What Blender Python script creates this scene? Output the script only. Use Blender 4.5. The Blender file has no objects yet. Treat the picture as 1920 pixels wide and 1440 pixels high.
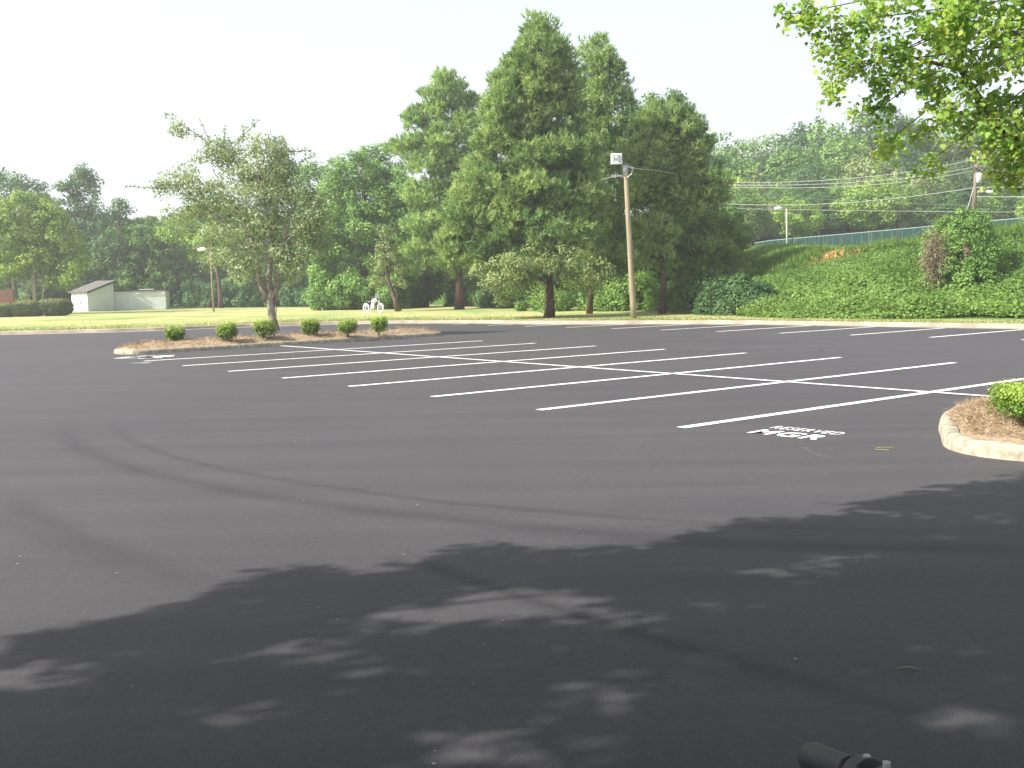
import bpy, math, random
import numpy as np
from mathutils import Vector, Matrix
R = math.radians
S = bpy.context.scene
COL = S.collection

# ------------------------------------------------------------------ camera
F_PX, PITCH, ROLL, CAM_H = 1988.37, -0.09193, 0.02121, 1.7686
cam_data = bpy.data.cameras.new('camera')
cam_data.sensor_width = 36.0
cam_data.lens = F_PX / 1920 * 36.0
cam_data.clip_start, cam_data.clip_end = 0.05, 6000
cam = bpy.data.objects.new('camera', cam_data)
COL.objects.link(cam)
cam.matrix_world = (Matrix.Translation((0, 0, CAM_H)) @ Matrix.Rotation(math.pi / 2 + PITCH, 4, 'X')
                    @ Matrix.Rotation(-ROLL, 4, 'Z'))
S.camera = cam

# ------------------------------------------------------------------ sky, sun, exposure
SUN_EL, SUN_D = R(40), R(-22)          # elevation; the sun stands to the left, a little behind the camera
to_sun = Vector((-math.cos(SUN_EL) * math.cos(SUN_D), math.cos(SUN_EL) * math.sin(SUN_D), math.sin(SUN_EL)))
W = bpy.data.worlds.new('World')
S.world = W
W.use_nodes = True
nt = W.node_tree
nt.nodes.clear()
sky = nt.nodes.new('ShaderNodeTexSky')
sky.sky_type = 'NISHITA'
sky.sun_disc = False
sky.sun_elevation = SUN_EL
sky.sun_rotation = math.atan2(to_sun.x, to_sun.y)
sky.dust_density = 6.0
sky.air_density = 1.0
bg1 = nt.nodes.new('ShaderNodeBackground')
bg1.inputs['Strength'].default_value = 0.07
nt.links.new(sky.outputs[0], bg1.inputs['Color'])
bg2 = nt.nodes.new('ShaderNodeBackground')       # the milky summer haze over the whole sky
bg2.inputs['Color'].default_value = (0.90, 0.965, 1.0, 1)
wt = nt.nodes.new('ShaderNodeTexCoord')           # thicker and whiter towards the horizon
ws_ = nt.nodes.new('ShaderNodeSeparateXYZ')
nt.links.new(wt.outputs['Generated'], ws_.inputs[0])
wr = nt.nodes.new('ShaderNodeMapRange')
wr.interpolation_type = 'SMOOTHSTEP'
wr.inputs['From Min'].default_value = .02
wr.inputs['From Max'].default_value = .7
wr.inputs['To Min'].default_value = .58
wr.inputs['To Max'].default_value = .17
nt.links.new(ws_.outputs[2], wr.inputs['Value'])
nt.links.new(wr.outputs[0], bg2.inputs['Strength'])
ad = nt.nodes.new('ShaderNodeAddShader')
nt.links.new(bg1.outputs[0], ad.inputs[0])
nt.links.new(bg2.outputs[0], ad.inputs[1])
wo = nt.nodes.new('ShaderNodeOutputWorld')
nt.links.new(ad.outputs[0], wo.inputs['Surface'])
sd = bpy.data.lights.new('sun', 'SUN')
sd.energy = 5.0
sd.angle = R(0.55)
sd.color = (1.0, 0.955, 0.87)
sun = bpy.data.objects.new('sun', sd)
COL.objects.link(sun)
sun.rotation_euler = to_sun.to_track_quat('Z', 'Y').to_euler()
sun.location = to_sun * 60
S.view_settings.view_transform = 'Standard'
S.view_settings.look = 'None'
S.view_settings.gamma = 1.0
S.view_settings.use_curve_mapping = False
S.view_settings.exposure = 0.85
S.render.engine = 'CYCLES'
S.cycles.max_bounces = 6
S.cycles.diffuse_bounces = 3
S.cycles.glossy_bounces = 2
S.cycles.transmission_bounces = 3
S.cycles.transparent_max_bounces = 8
S.cycles.volume_bounces = 0
S.cycles.use_denoising = True

# ------------------------------------------------------------------ measuring the place
_cp, _sp, _cr, _sr = math.cos(PITCH), math.sin(PITCH), math.cos(ROLL), math.sin(ROLL)


def _dir(px, py):
    xr, yr = px - 960, 720 - py
    x, y = _cr * xr + _sr * yr, -_sr * xr + _cr * yr
    return np.array([x, F_PX * _cp - y * _sp, F_PX * _sp + y * _cp])


def at(px, py, D):
    """the place seen at a photo position, D metres ahead"""
    d = _dir(px, py)
    d = d * (D / d[1])
    return np.array([d[0], d[1], d[2] + CAM_H])


def on(px, py, z=0.0):
    d = _dir(px, py)
    t = (z - CAM_H) / d[2]
    return np.array([d[0] * t, d[1] * t, z])


GO, GA, GU, GV = np.array([-5.3225, 31.4139]), -0.910625, 2.74, 5.557


def stall(u, v):
    """parking grid: u counts stalls, v counts stall lengths"""
    return (GO + u * GU * np.array([math.cos(GA), math.sin(GA)]) + v * GV * np.array([-math.sin(GA), math.cos(GA)]))


KX = [-160, -60, -40, -24.3, -19.4, -17, -13.2, -9, -5, -1, 1.2, 3, 5.4, 8, 10.2, 12.2, 16.9, 24, 40, 80, 140]
KY = [20, 46, 48, 50.0, 50.4, 51.2, 53.8, 55.0, 54.2, 51.6, 49.2, 48.0, 46.8, 45.3, 43.7, 41.3, 35.8, 27.5, 9, -40, -110]


def kerb_y(x):
    return np.interp(x, KX, KY)


FOOT = np.array([(-60, 170), (-25, 125), (-6, 98), (2, 82), (6.5, 68), (9.2, 57), (10.6, 51), (12.2, 46), (14, 44.4), (18.8, 40), (26, 32.5),
                 (40, 16), (80, -32), (140, -100)], float)


def foot_dist(x, y):
    x, y = np.asarray(x, float), np.asarray(y, float)
    best = np.full(np.broadcast(x, y).shape, 1e9)
    for a, b in zip(FOOT[:-1], FOOT[1:]):
        d = b - a
        t = np.clip(((x - a[0]) * d[0] + (y - a[1]) * d[1]) / (d @ d), 0, 1)
        best = np.minimum(best, np.hypot(x - a[0] - t * d[0], y - a[1] - t * d[1]))
    fy = np.interp(x, FOOT[:, 0], FOOT[:, 1])
    return np.where(y > fy, best, -best)


def waves(x, y, f, seed=0):
    r = np.random.default_rng(seed)
    o = 0
    for k in range(6):
        a, fr, p = r.uniform(0, 6.283), f * (0.6 + 0.45 * k), r.uniform(0, 6.283)
        o = o + np.sin((x * math.cos(a) + y * math.sin(a)) * fr + p) / (1 + .5 * k)
    return o / 3.0


def land(x, y):
    s = foot_dist(x, y)
    t = np.clip(s / 10.5, 0, 1)
    h = np.interp(x, [8, 12, 15, 18, 20, 22, 25, 40], [5.2, 5.0, 4.2, 3.5, 3.15, 3.35, 3.75, 4.2])
    return 0.13 + h * (t * t * (3 - 2 * t)) + np.clip(s - 10, 0, 90) * 0.02


# ------------------------------------------------------------------ mesh making
rng = np.random.default_rng(7)


class MB:
    """collects polygons for ONE mesh"""
    def __init__(s):
        s.v, s.f, s.m = [], [], []

    def add(s, vs, fs, mi=0):
        o = len(s.v)
        s.v += [tuple(map(float, p)) for p in vs]
        s.f += [tuple(i + o for i in f) for f in fs]
        s.m += [mi] * len(fs)
        return s

    def box(s, c, size, rz=0.0, mi=0, taper=1.0):
        x, y, z = size[0] / 2, size[1] / 2, size[2] / 2
        ca, sa = math.cos(rz), math.sin(rz)
        vs = []
        for k in (-1, 1):
            q = taper if k > 0 else 1
            for i, j in ((-1, -1), (1, -1), (1, 1), (-1, 1)):
                a, b = i * x * q, j * y * q
                vs.append((c[0] + a * ca - b * sa, c[1] + a * sa + b * ca, c[2] + k * z))
        return s.add(vs, [(3, 2, 1, 0), (4, 5, 6, 7), (0, 1, 5, 4), (1, 2, 6, 5), (2, 3, 7, 6), (3, 0, 4, 7)], mi)

    def tube(s, pts, rad, n=8, mi=0, cap=True):
        P = [Vector(tuple(map(float, p))) for p in pts]
        if not hasattr(rad, '__len__'):
            rad = [rad] * len(P)
        rings, prev = [], None
        for i, p in enumerate(P):
            t = (P[min(i + 1, len(P) - 1)] - P[max(i - 1, 0)])
            t = t.normalized() if t.length > 1e-9 else Vector((0, 0, 1))
            if prev is None:
                u = t.cross(Vector((0, 0, 1)))
                if u.length < 1e-3:
                    u = t.cross(Vector((1, 0, 0)))
            else:
                u = prev - t * prev.dot(t)
            u.normalize()
            prev = u
            w = t.cross(u)
            rings.append([p + (u * math.cos(a) + w * math.sin(a)) * rad[i] for a in [2 * math.pi * k / n for k in range(n)]])
        vs = [q for r_ in rings for q in r_]
        fs = [(i * n + k, i * n + (k + 1) % n, (i + 1) * n + (k + 1) % n, (i + 1) * n + k)
              for i in range(len(P) - 1) for k in range(n)]
        if cap:
            fs += [tuple(range(n))[::-1], tuple((len(P) - 1) * n + k for k in range(n))]
        return s.add(vs, fs, mi)

    def build(s, name, mats, parent=None, smooth=False, bevel=0):
        me = bpy.data.meshes.new(name)
        me.from_pydata(s.v, [], s.f)
        if not isinstance(mats, (list, tuple)):
            mats = [mats]
        for m in mats:
            me.materials.append(m)
        if len(mats) > 1:
            me.polygons.foreach_set('material_index', s.m)
        if smooth:
            me.polygons.foreach_set('use_smooth', [True] * len(s.f))
        me.update()
        o = bpy.data.objects.new(name, me)
        COL.objects.link(o)
        if parent:
            o.parent = parent
        if bevel:
            b = o.modifiers.new('bevel', 'BEVEL')
            b.width = bevel
            b.segments = 2
        return o


def np_mesh(name, V, k, mat, tint=None, parent=None):
    """V: (n*k,3) vertices, every k of them one polygon"""
    V = np.ascontiguousarray(V, dtype=np.float32).reshape(-1, 3)
    nf = len(V) // k
    me = bpy.data.meshes.new(name)
    me.vertices.add(len(V))
    me.vertices.foreach_set('co', V.ravel())
    me.loops.add(len(V))
    me.loops.foreach_set('vertex_index', np.arange(len(V), dtype=np.int32))
    me.polygons.add(nf)
    me.polygons.foreach_set('loop_start', np.arange(0, len(V), k, dtype=np.int32))
    me.polygons.foreach_set('loop_total', np.full(nf, k, dtype=np.int32))
    me.materials.append(mat)
    me.update(calc_edges=True)
    if tint is not None:
        a = me.attributes.new('tint', 'FLOAT', 'FACE')
        a.data.foreach_set('value', np.asarray(tint, dtype=np.float32))
    o = bpy.data.objects.new(name, me)
    COL.objects.link(o)
    if parent:
        o.parent = parent
    return o


def tag(o, label=None, cat=None, group=None, kind=None):
    for k, v in (('label', label), ('category', cat), ('group', group), ('kind', kind)):
        if v:
            o[k] = v
    return o


def thing(name, loc, label, cat, group=None, rz=0.0):
    o = bpy.data.objects.new(name, None)
    COL.objects.link(o)
    o.location = tuple(map(float, loc))
    o.rotation_euler = (0, 0, rz)
    o.empty_display_size = .3
    return tag(o, label, cat, group)


# ------------------------------------------------------------------ materials
def new_mat(name):
    m = bpy.data.materials.new(name)
    m.use_nodes = True
    n = m.node_tree
    return m, n, n.nodes['Principled BSDF']


def solid(name, col, rough=.6, metal=0.0, noise=0.0, scale=8.0, bump=0.0, spec=.4, stretch=None):
    m, n, p = new_mat(name)
    p.inputs['Base Color'].default_value = (*col, 1)
    p.inputs['Roughness'].default_value = rough
    p.inputs['Metallic'].default_value = metal
    p.inputs['Specular IOR Level'].default_value = spec
    if noise or bump:
        tc = n.nodes.new('ShaderNodeTexCoord')
        mp = n.nodes.new('ShaderNodeMapping')
        if stretch:
            mp.inputs['Scale'].default_value = stretch
        n.links.new(tc.outputs['Object'], mp.inputs[0])
        t = n.nodes.new('ShaderNodeTexNoise')
        t.inputs['Scale'].default_value = scale
        t.inputs['Detail'].default_value = 6
        n.links.new(mp.outputs[0], t.inputs[0])
        if noise:
            r = n.nodes.new('ShaderNodeValToRGB')
            r.color_ramp.elements[0].position = .3
            r.color_ramp.elements[1].position = .7
            r.color_ramp.elements[0].color = (*[c * (1 - noise) for c in col], 1)
            r.color_ramp.elements[1].color = (*[min(1, c * (1 + noise)) for c in col], 1)
            n.links.new(t.outputs[0], r.inputs[0])
            n.links.new(r.outputs[0], p.inputs['Base Color'])
        if bump:
            b = n.nodes.new('ShaderNodeBump')
            b.inputs['Strength'].default_value = bump
            n.links.new(t.outputs[0], b.inputs['Height'])
            n.links.new(b.outputs[0], p.inputs['Normal'])
    return m


def leafy(name, c0, c1, c2, trans=.27, rough=.5, spec=.25):
    """leaf colours from the per-leaf 'tint' and a little from the object itself"""
    m, n, p = new_mat(name)
    a = n.nodes.new('ShaderNodeAttribute')
    a.attribute_name = 'tint'
    if name.startswith(('leaf_', 'pine_n')) and name not in ('leaf_kudzu', 'leaf_shrub'):
        c0, c1, c2 = [tuple(min(.6, v * g_) for v, g_ in zip(c, (1.75, 1.70, 1.8))) for c in (c0, c1, c2)]
    r = n.nodes.new('ShaderNodeValToRGB')
    e = r.color_ramp.elements
    e[0].position, e[0].color = 0.0, (*c0, 1)
    e[1].position, e[1].color = 1.0, (*c2, 1)
    q = e.new(.5)
    q.color = (*c1, 1)
    n.links.new(a.outputs['Fac'], r.inputs[0])
    oi = n.nodes.new('ShaderNodeObjectInfo')
    hs = n.nodes.new('ShaderNodeHueSaturation')
    mr = n.nodes.new('ShaderNodeMapRange')
    mr.inputs['To Min'].default_value = .82
    mr.inputs['To Max'].default_value = 1.2
    n.links.new(oi.outputs['Random'], mr.inputs['Value'])
    n.links.new(mr.outputs[0], hs.inputs['Value'])
    n.links.new(r.outputs[0], hs.inputs['Color'])
    n.links.new(hs.outputs[0], p.inputs['Base Color'])
    p.inputs['Roughness'].default_value = rough
    p.inputs['Specular IOR Level'].default_value = spec
    tl = n.nodes.new('ShaderNodeBsdfTranslucent')
    g = n.nodes.new('ShaderNodeMix')
    g.data_type = 'RGBA'
    g.blend_type = 'MULTIPLY'
    g.inputs['Factor'].default_value = 1
    g.inputs['B'].default_value = (1.5, 1.45, .7, 1)
    n.links.new(hs.outputs[0], g.inputs['A'])
    n.links.new(g.outputs['Result'], tl.inputs['Color'])
    mx = n.nodes.new('ShaderNodeMixShader')
    mx.inputs[0].default_value = trans
    n.links.new(p.outputs[0], mx.inputs[1])
    n.links.new(tl.outputs[0], mx.inputs[2])
    n.links.new(mx.outputs[0], n.nodes['Material Output'].inputs[0])
    return m


BARK = solid('bark', (.13, .10, .075), .9, noise=.4, scale=14, bump=.6, spec=.1, stretch=(1, 1, .25))
BARK_PINE = solid('pine_bark', (.10, .065, .05), .9, noise=.5, scale=10, bump=.7, spec=.1, stretch=(1, 1, .3))
BARK_PALE = solid('pale_bark', (.30, .27, .22), .85, noise=.35, scale=9, bump=.4, spec=.1, stretch=(1, 1, .4))
L_OAK = leafy('leaf_mid_green', (.045, .095, .022), (.085, .16, .035), (.15, .23, .06))
L_DARK = leafy('leaf_dark_green', (.028, .065, .024), (.05, .105, .034), (.085, .15, .045))
L_GREY = leafy('leaf_grey_green', (.075, .115, .045), (.13, .175, .065), (.22, .26, .10))
L_ISLE = leafy('leaf_pale_grey_green', (.085, .13, .065), (.155, .205, .10), (.25, .29, .15))
L_YEL = leafy('leaf_yellow_green', (.07, .13, .025), (.13, .21, .04), (.21, .29, .06))
L_PINE = leafy('pine_needle', (.055, .11, .04), (.145, .22, .075), (.25, .32, .125), .28)
L_PINE_B = leafy('pine_needle_brownish', (.05, .08, .04), (.11, .14, .07), (.21, .21, .11), .3)
L_MAPLE = leafy('leaf_maple', (.075, .155, .03), (.175, .29, .05), (.31, .41, .085), .4)
L_SHRUB = leafy('leaf_shrub', (.05, .11, .018), (.18, .29, .045), (.42, .53, .12), .3)
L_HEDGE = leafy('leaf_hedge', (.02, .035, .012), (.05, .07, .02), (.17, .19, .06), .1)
L_KUDZU = leafy('leaf_kudzu', (.075, .15, .035), (.155, .265, .055), (.28, .38, .10), .3)
L_DEAD = leafy('dead_vine', (.17, .15, .09), (.28, .23, .15), (.38, .32, .22), .1)
L_STRAW = leafy('pine_straw', (.19, .13, .08), (.34, .25, .165), (.47, .38, .27), .05)
L_GRASSB = leafy('grass_blade', (.10, .15, .03), (.22, .24, .07), (.34, .31, .13), .3)


# ------------------------------------------------------------------ foliage
def unit(a):
    return a / np.maximum(np.linalg.norm(a, axis=-1, keepdims=True), 1e-9)


def leaf_quads(P, N, L, w=.6, fold=.12):
    n = len(P)
    N = unit(N)
    t = unit(np.cross(N, rng.normal(size=(n, 3))))
    b = np.cross(N, t)
    L = (L * rng.uniform(.7, 1.3, n))[:, None]
    V = np.empty((n, 4, 3), np.float32)
    V[:, 0] = P
    V[:, 1] = P + t * L * .45 + b * L * w * .5 - N * L * fold
    V[:, 2] = P + t * L
    V[:, 3] = P + t * L * .45 - b * L * w * .5 - N * L * fold
    return V


def needle_tris(P, A, L, w, k):
    """k needles sprayed forward from every tuft P along A"""
    n = len(P)
    A = unit(A)
    P = np.repeat(P, k, 0) + np.repeat(A, k, 0) * rng.uniform(0, L * .7, (n * k, 1))
    D = unit(np.repeat(A, k, 0) * .8 + rng.normal(size=(n * k, 3)) * .5)
    s = unit(np.cross(D, rng.normal(size=(n * k, 3)))) * w * .5
    V = np.empty((n * k, 3, 3), np.float32)
    V[:, 0] = P - s
    V[:, 1] = P + s
    V[:, 2] = P + D * (L * rng.uniform(.7, 1.2, (n * k, 1)))
    return V


DENS = 1.25          # leaves per clump


def clumps(blobs, rc, cover, core=.5):
    """clump centres spread through the outer part of overlapping ellipsoids"""
    B = np.array(blobs, float)                      # cx cy cz rx ry rz
    out, own = [], []
    for i, b in enumerate(B):
        a = 4 * math.pi * ((b[3] * b[4]) ** 1.6 + (b[3] * b[5]) ** 1.6 + (b[4] * b[5]) ** 1.6) ** (1 / 1.6) / 3 ** (1 / 1.6)
        n = max(3, int(cover * a / (math.pi * rc * rc)))
        d = unit(rng.normal(size=(n, 3)))
        p = b[:3] + d * b[3:] * (rng.uniform(core ** 2, 1, (n, 1)) ** .5)
        keep = np.ones(n, bool)
        for j, c in enumerate(B):
            if j != i:
                keep &= (((p - c[:3]) / c[3:]) ** 2).sum(1) > .5
        p = p[keep]
        out.append(p)
        own += [i] * len(p)
    return np.vstack(out), np.array(own)


def px_blobs(bl, D, depth=1.0, jitter=.35):
    """blob list given as seen (x, y, rx, ry) at D metres -> real ellipsoids"""
    k = D / F_PX
    xs = [b[0] for b in bl]
    cx, hw = (min(xs) + max(xs)) / 2, max(30, (max(xs) - min(xs)) / 2 + 20)
    out = []
    for i, b in enumerate(bl):
        c = at(b[0], b[1], D)
        c[1] += rng.uniform(-1, 1) * jitter * hw * k * max(0, 1 - abs(b[0] - cx) / hw * .7)
        rx, rz = b[2] * k, b[3] * k
        out.append((*c, rx, (rx * .75 + rz * .35) * depth, rz))
    return out


def limbs(mb, base, top, blobs, cl, own, r0, bend=.15, per=5, forks=None, rmin=.012, hmin=.12):
    """trunk, a limb into every blob and twigs towards its clumps"""
    base, top = np.array(base, float), np.array(top, float)
    path = [base + (top - base) * t + np.array([math.sin(t * 5) * bend, math.cos(t * 4) * bend - bend, 0]) for t in np.linspace(0, 1, 9)]
    rad = [r0 * (1.35 if t == 0 else (1 - .8 * t)) for t in np.linspace(0, 1, 9)]
    mb.tube(path, rad, 10)
    for i, b in enumerate(blobs):
        c = np.array(b[:3], float)
        d = math.hypot(c[0] - base[0], c[1] - base[1])
        hz = np.clip((c[2] - .6 * d - base[2]) / max(top[2] - base[2], .1), hmin, .93)
        s = base + (top - base) * hz
        j = hz * 8
        s = path[int(j)] + (path[min(int(j) + 1, 8)] - path[int(j)]) * (j - int(j))
        mid = (s + c) / 2 + np.array([0, 0, .12 * d]) + rng.normal(size=3) * .05 * (d + .3)
        rl = max(rmin * 1.5, r0 * .32 * (1 - .6 * hz))
        mb.tube([s, (s + mid) / 2 + rng.normal(size=3) * .04, mid, (mid + c) / 2, c], [rl, rl * .85, rl * .7, rl * .55, rl * .4], 6, cap=False)
        q = cl[own == i]
        if len(q):
            for p in q[rng.permutation(len(q))[:per]]:
                mm = (c + p) / 2 + rng.normal(size=3) * .06
                mb.tube([c, mm, p], [rl * .4, rl * .28, rmin * .6], 4, cap=False)


def broad_crown(name, blobs, rc, cover, leaf, L, mat, parent, per_area=1.0, up=.35, core=.5, flat=.75, shoots=(), w=.62):
    cl, own = clumps(blobs, rc, cover * 1.9, core)
    if len(shoots):
        for s in shoots:
            a, b, n = np.array(s[0]), np.array(s[1]), s[2]
            q = a + (b - a) * np.linspace(0, 1, n)[:, None]
            cl = np.vstack([cl, q])
            own = np.concatenate([own, np.full(n, -1)])
    B = np.array(blobs)
    n = len(cl)
    small = own < 0
    k = max(4, int(per_area * leaf))
    rr = rc * rng.uniform(.65, 1.25, n)
    rr[small] *= .3
    cnt = np.maximum(2, (k * DENS * (rr / rc) ** 2)).astype(int)
    idx = np.repeat(np.arange(n), cnt)
    d = unit(rng.normal(size=(len(idx), 3)))
    rad = rng.uniform(.25, 1, (len(idx), 1)) ** .5
    P = cl[idx] + d * rad * rr[idx][:, None] * np.array([1, 1, flat])
    oc = np.where(own[:, None] >= 0, cl - B[np.maximum(own, 0), :3], 0.0)
    out = unit(oc + 1e-6)
    N = d * .7 + out[idx] * .5 + np.array([0, 0, up]) + rng.normal(size=P.shape) * .45
    ct = rng.normal(.45, .16, n)
    tint = np.clip(ct[idx] + rng.normal(0, .16, len(idx)), 0, 1)
    V = leaf_quads(P, N, L, w)
    o = np_mesh(name, V, 4, mat, tint, parent)
    return o, cl, own


def pine_crown(name, blobs, rc, cover, tufts, L, wd, k, mat, parent, core=.45):
    cl, own = clumps(blobs, rc, cover * 2.3, core)
    B = np.array(blobs)
    n = len(cl)
    rr = rc * rng.uniform(.6, 1.25, n)
    cnt = np.maximum(2, 1.5 * tufts * (rr / rc) ** 2).astype(int)
    idx = np.repeat(np.arange(n), cnt)
    d = unit(rng.normal(size=(len(idx), 3)))
    P = cl[idx] + d * (rng.uniform(.1, 1, (len(idx), 1)) ** .5) * rr[idx][:, None] * np.array([1, 1, .8])
    out = unit(cl - B[own, :3])
    A = d * .4 + out[idx] * .45 + np.array([0, 0, .85]) + rng.normal(size=P.shape) * .2
    ct = rng.normal(.45, .18, n)
    tt = np.clip(ct[idx] + rng.normal(0, .2, len(idx)), 0, 1)
    V = needle_tris(P, A, L * 1.1, wd * 1.3, k)
    o = np_mesh(name, V, 3, mat, np.clip(np.repeat(tt, k) + rng.normal(0, .06, len(idx) * k), 0, 1), parent)
    return o, cl, own


def localise(root, *objs):
    """meshes are made in world metres; bring them under their thing's base"""
    bl = Vector(root.location)
    for o in objs:
        o.data.transform(Matrix.Translation(-bl))
        o.parent = root


def broad_tree(name, label, base, D, bl, mat, L=.22, leaf=40, rc=.8, cover=.55, bark=BARK, r0=.22, top=None, stems=None, cat='tree',
               group=None, depth=1.0, per=5, up=.35, core=.5, shoots=(), gz=None, flat=.75, rmin=.012, w=.62, jitter=.35):
    b = at(base, 600, D)
    b[2] = land(b[0], b[1]) if gz is None else gz
    blobs = px_blobs(bl, D, depth, jitter)
    root = thing(name, b, label, cat, group)
    sh = [(at(s[0], s[1], D), at(s[2], s[3], D), s[4]) for s in shoots]
    cr, cl, own = broad_crown('crown', blobs, rc, cover, leaf, L, mat, None, up=up, core=core, shoots=sh, flat=flat, w=w)
    mb = MB()
    zt = max(q[2] for q in blobs)
    if top is None:
        tb = max(blobs, key=lambda q: q[2])
        tp = np.array(tb[:3])
    else:
        tp = at(top[0], top[1], D)
    limbs(mb, b - np.array([0, 0, .15]), tp, blobs, cl, own, r0, per=per, rmin=rmin)
    for st in (stems or []):
        mb.tube([at(x, y, D) if z is None else np.array([x, y, z]) for x, y, z in [(a[0], a[1], None) for a in st[0]]], st[1], 8)
    for s in sh:
        mb.tube([s[0] + (s[0] - s[1]) * .4, s[0], s[1]], [rmin * 1.6, rmin * 1.3, rmin * .6], 4, cap=False)
    tr = mb.build('trunk', bark, None, smooth=True)
    localise(root, cr, tr)
    return root


def pine_tree(name, label, base, D, top, bl, mat=None, rc=.55, cover=.6, tufts=16, L=.26, wd=.05, k=8, r0=.22, core=.45, group=None, gz=None, per=5, swell=1.15):
    mat = mat or L_PINE
    b = at(base, 600, D)
    b[2] = land(b[0], b[1]) if gz is None else gz
    blobs = px_blobs([(q[0], q[1], q[2] * swell, q[3] * (1 + (swell - 1) * .6)) for q in bl], D, 1.0, .3)
    root = thing(name, b, label, 'pine tree', group)
    cr, cl, own = pine_crown('crown', blobs, rc, cover, tufts, L, wd, k, mat, None, core)
    mb = MB()
    limbs(mb, b - np.array([0, 0, .15]), at(top[0], top[1], D), blobs, cl, own, r0, bend=.08, per=per)
    tr = mb.build('trunk', BARK_PINE, None, smooth=True)
    localise(root, cr, tr)
    return root


def copy_thing(o):
    c = o.copy()
    COL.objects.link(c)
    for ch in o.children:
        d = ch.copy()
        COL.objects.link(d)
        d.parent = c
    return c


# =================================================================== THE GROUND
def asphalt_material():
    m, n, p = new_mat('asphalt')
    N, Lk = n.nodes, n.links
    tc = N.new('ShaderNodeTexCoord')

    def noise(scale, detail=5, rough=.55, vec=None, dist=0):
        t = N.new('ShaderNodeTexNoise')
        t.inputs['Scale'].default_value = scale
        t.inputs['Detail'].default_value = detail
        t.inputs['Roughness'].default_value = rough
        t.inputs['Distortion'].default_value = dist
        Lk.new(vec or tc.outputs['Object'], t.inputs['Vector'])
        return t.outputs['Fac']

    def mth(op, a, b=None, c=None, clamp=False):
        q = N.new('ShaderNodeMath')
        q.operation = op
        q.use_clamp = clamp
        for i, v in enumerate((a, b, c)):
            if v is None:
                continue
            if isinstance(v, (int, float)):
                q.inputs[i].default_value = v
            else:
                Lk.new(v, q.inputs[i])
        return q.outputs[0]

    big, mid, fine, grit = noise(.12, 4), noise(.9, 6, .6), noise(18, 5, .7), noise(110, 4, .8)
    mp = N.new('ShaderNodeMapping')                      # long brush drags of the sealer
    mp.inputs['Rotation'].default_value = (0, 0, -GA - .5)
    mp.inputs['Scale'].default_value = (.12, 1.6, 1)
    Lk.new(tc.outputs['Object'], mp.inputs[0])
    drag = noise(1.0, 5, .6, mp.outputs[0], .6)
    v = mth('ADD', mth('MULTIPLY', mth('SUBTRACT', big, .5), .50), 1.0)
    v = mth('ADD', v, mth('MULTIPLY', mth('SUBTRACT', mid, .5), .22))
    v = mth('ADD', v, mth('MULTIPLY', mth('SUBTRACT', drag, .5), .42))
    v = mth('ADD', v, mth('MULTIPLY', mth('SUBTRACT', fine, .5), .85))
    v = mth('ADD', v, mth('MULTIPLY', mth('SUBTRACT', grit, .5), 2.3))
    sp = N.new('ShaderNodeSeparateXYZ')
    Lk.new(tc.outputs['Object'], sp.inputs[0])
    for cx, cy, rad, wd, amt, arc_pts in TYRE_ARCS:               # dark tyre sweeps left in the fresh sealer
        dx, dy = mth('SUBTRACT', sp.outputs[0], cx), mth('SUBTRACT', sp.outputs[1], cy)
        d = mth('SQRT', mth('ADD', mth('MULTIPLY', dx, dx), mth('MULTIPLY', dy, dy)))
        d = mth('ADD', d, mth('MULTIPLY', mth('SUBTRACT', mid, .5), .25))
        e = mth('ABSOLUTE', mth('SUBTRACT', d, rad))
        band = mth('SUBTRACT', 1.0, mth('DIVIDE', e, wd), clamp=True)
        mx_, my_ = np.mean([q[0] for q in arc_pts]) - cx, np.mean([q[1] for q in arc_pts]) - cy
        ml = math.hypot(mx_, my_)
        half = max(math.acos(max(-1, min(1, ((q[0] - cx) * mx_ + (q[1] - cy) * my_) / (ml * math.hypot(q[0] - cx, q[1] - cy))))) for q in arc_pts)
        cs = mth('DIVIDE', mth('ADD', mth('MULTIPLY', dx, float(mx_ / ml)), mth('MULTIPLY', dy, float(my_ / ml))), mth('MAXIMUM', d, .1))
        edge_ = math.cos(min(3.0, half * 1.05))
        band = mth('MULTIPLY', band, mth('DIVIDE', mth('SUBTRACT', cs, edge_), (math.cos(half * .45) - edge_), clamp=True))
        band = mth('MULTIPLY', band, mth('ADD', .3, mth('MULTIPLY', mth('MULTIPLY', big, 1.0), 1.2)))
        v = mth('MULTIPLY', v, mth('SUBTRACT', 1.0, mth('MULTIPLY', band, amt)))
    vor = N.new('ShaderNodeTexVoronoi')                  # scattered pale stones in the mix
    vor.inputs['Scale'].default_value = 30
    Lk.new(tc.outputs['Object'], vor.inputs['Vector'])
    spk = mth('MULTIPLY', mth('LESS_THAN', vor.outputs['Distance'], .13), mth('GREATER_THAN', fine, .58))
    v = mth('ADD', v, mth('MULTIPLY', spk, .8))
    cm = N.new('ShaderNodeMix')
    cm.data_type = 'RGBA'
    cm.inputs['A'].default_value = (.058, .0560, .0635, 1)
    cm.inputs['B'].default_value = (.071, .0645, .068, 1)
    Lk.new(drag, cm.inputs['Factor'])
    vm = N.new('ShaderNodeVectorMath')
    vm.operation = 'SCALE'
    Lk.new(cm.outputs['Result'], vm.inputs[0])
    Lk.new(v, vm.inputs['Scale'])
    Lk.new(vm.outputs[0], p.inputs['Base Color'])
    rg = mth('ADD', .62, mth('MULTIPLY', mid, .2))
    Lk.new(rg, p.inputs['Roughness'])
    p.inputs['Specular IOR Level'].default_value = .35
    bp = N.new('ShaderNodeBump')
    bp.inputs['Strength'].default_value = .35
    bp.inputs['Distance'].default_value = .004
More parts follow.
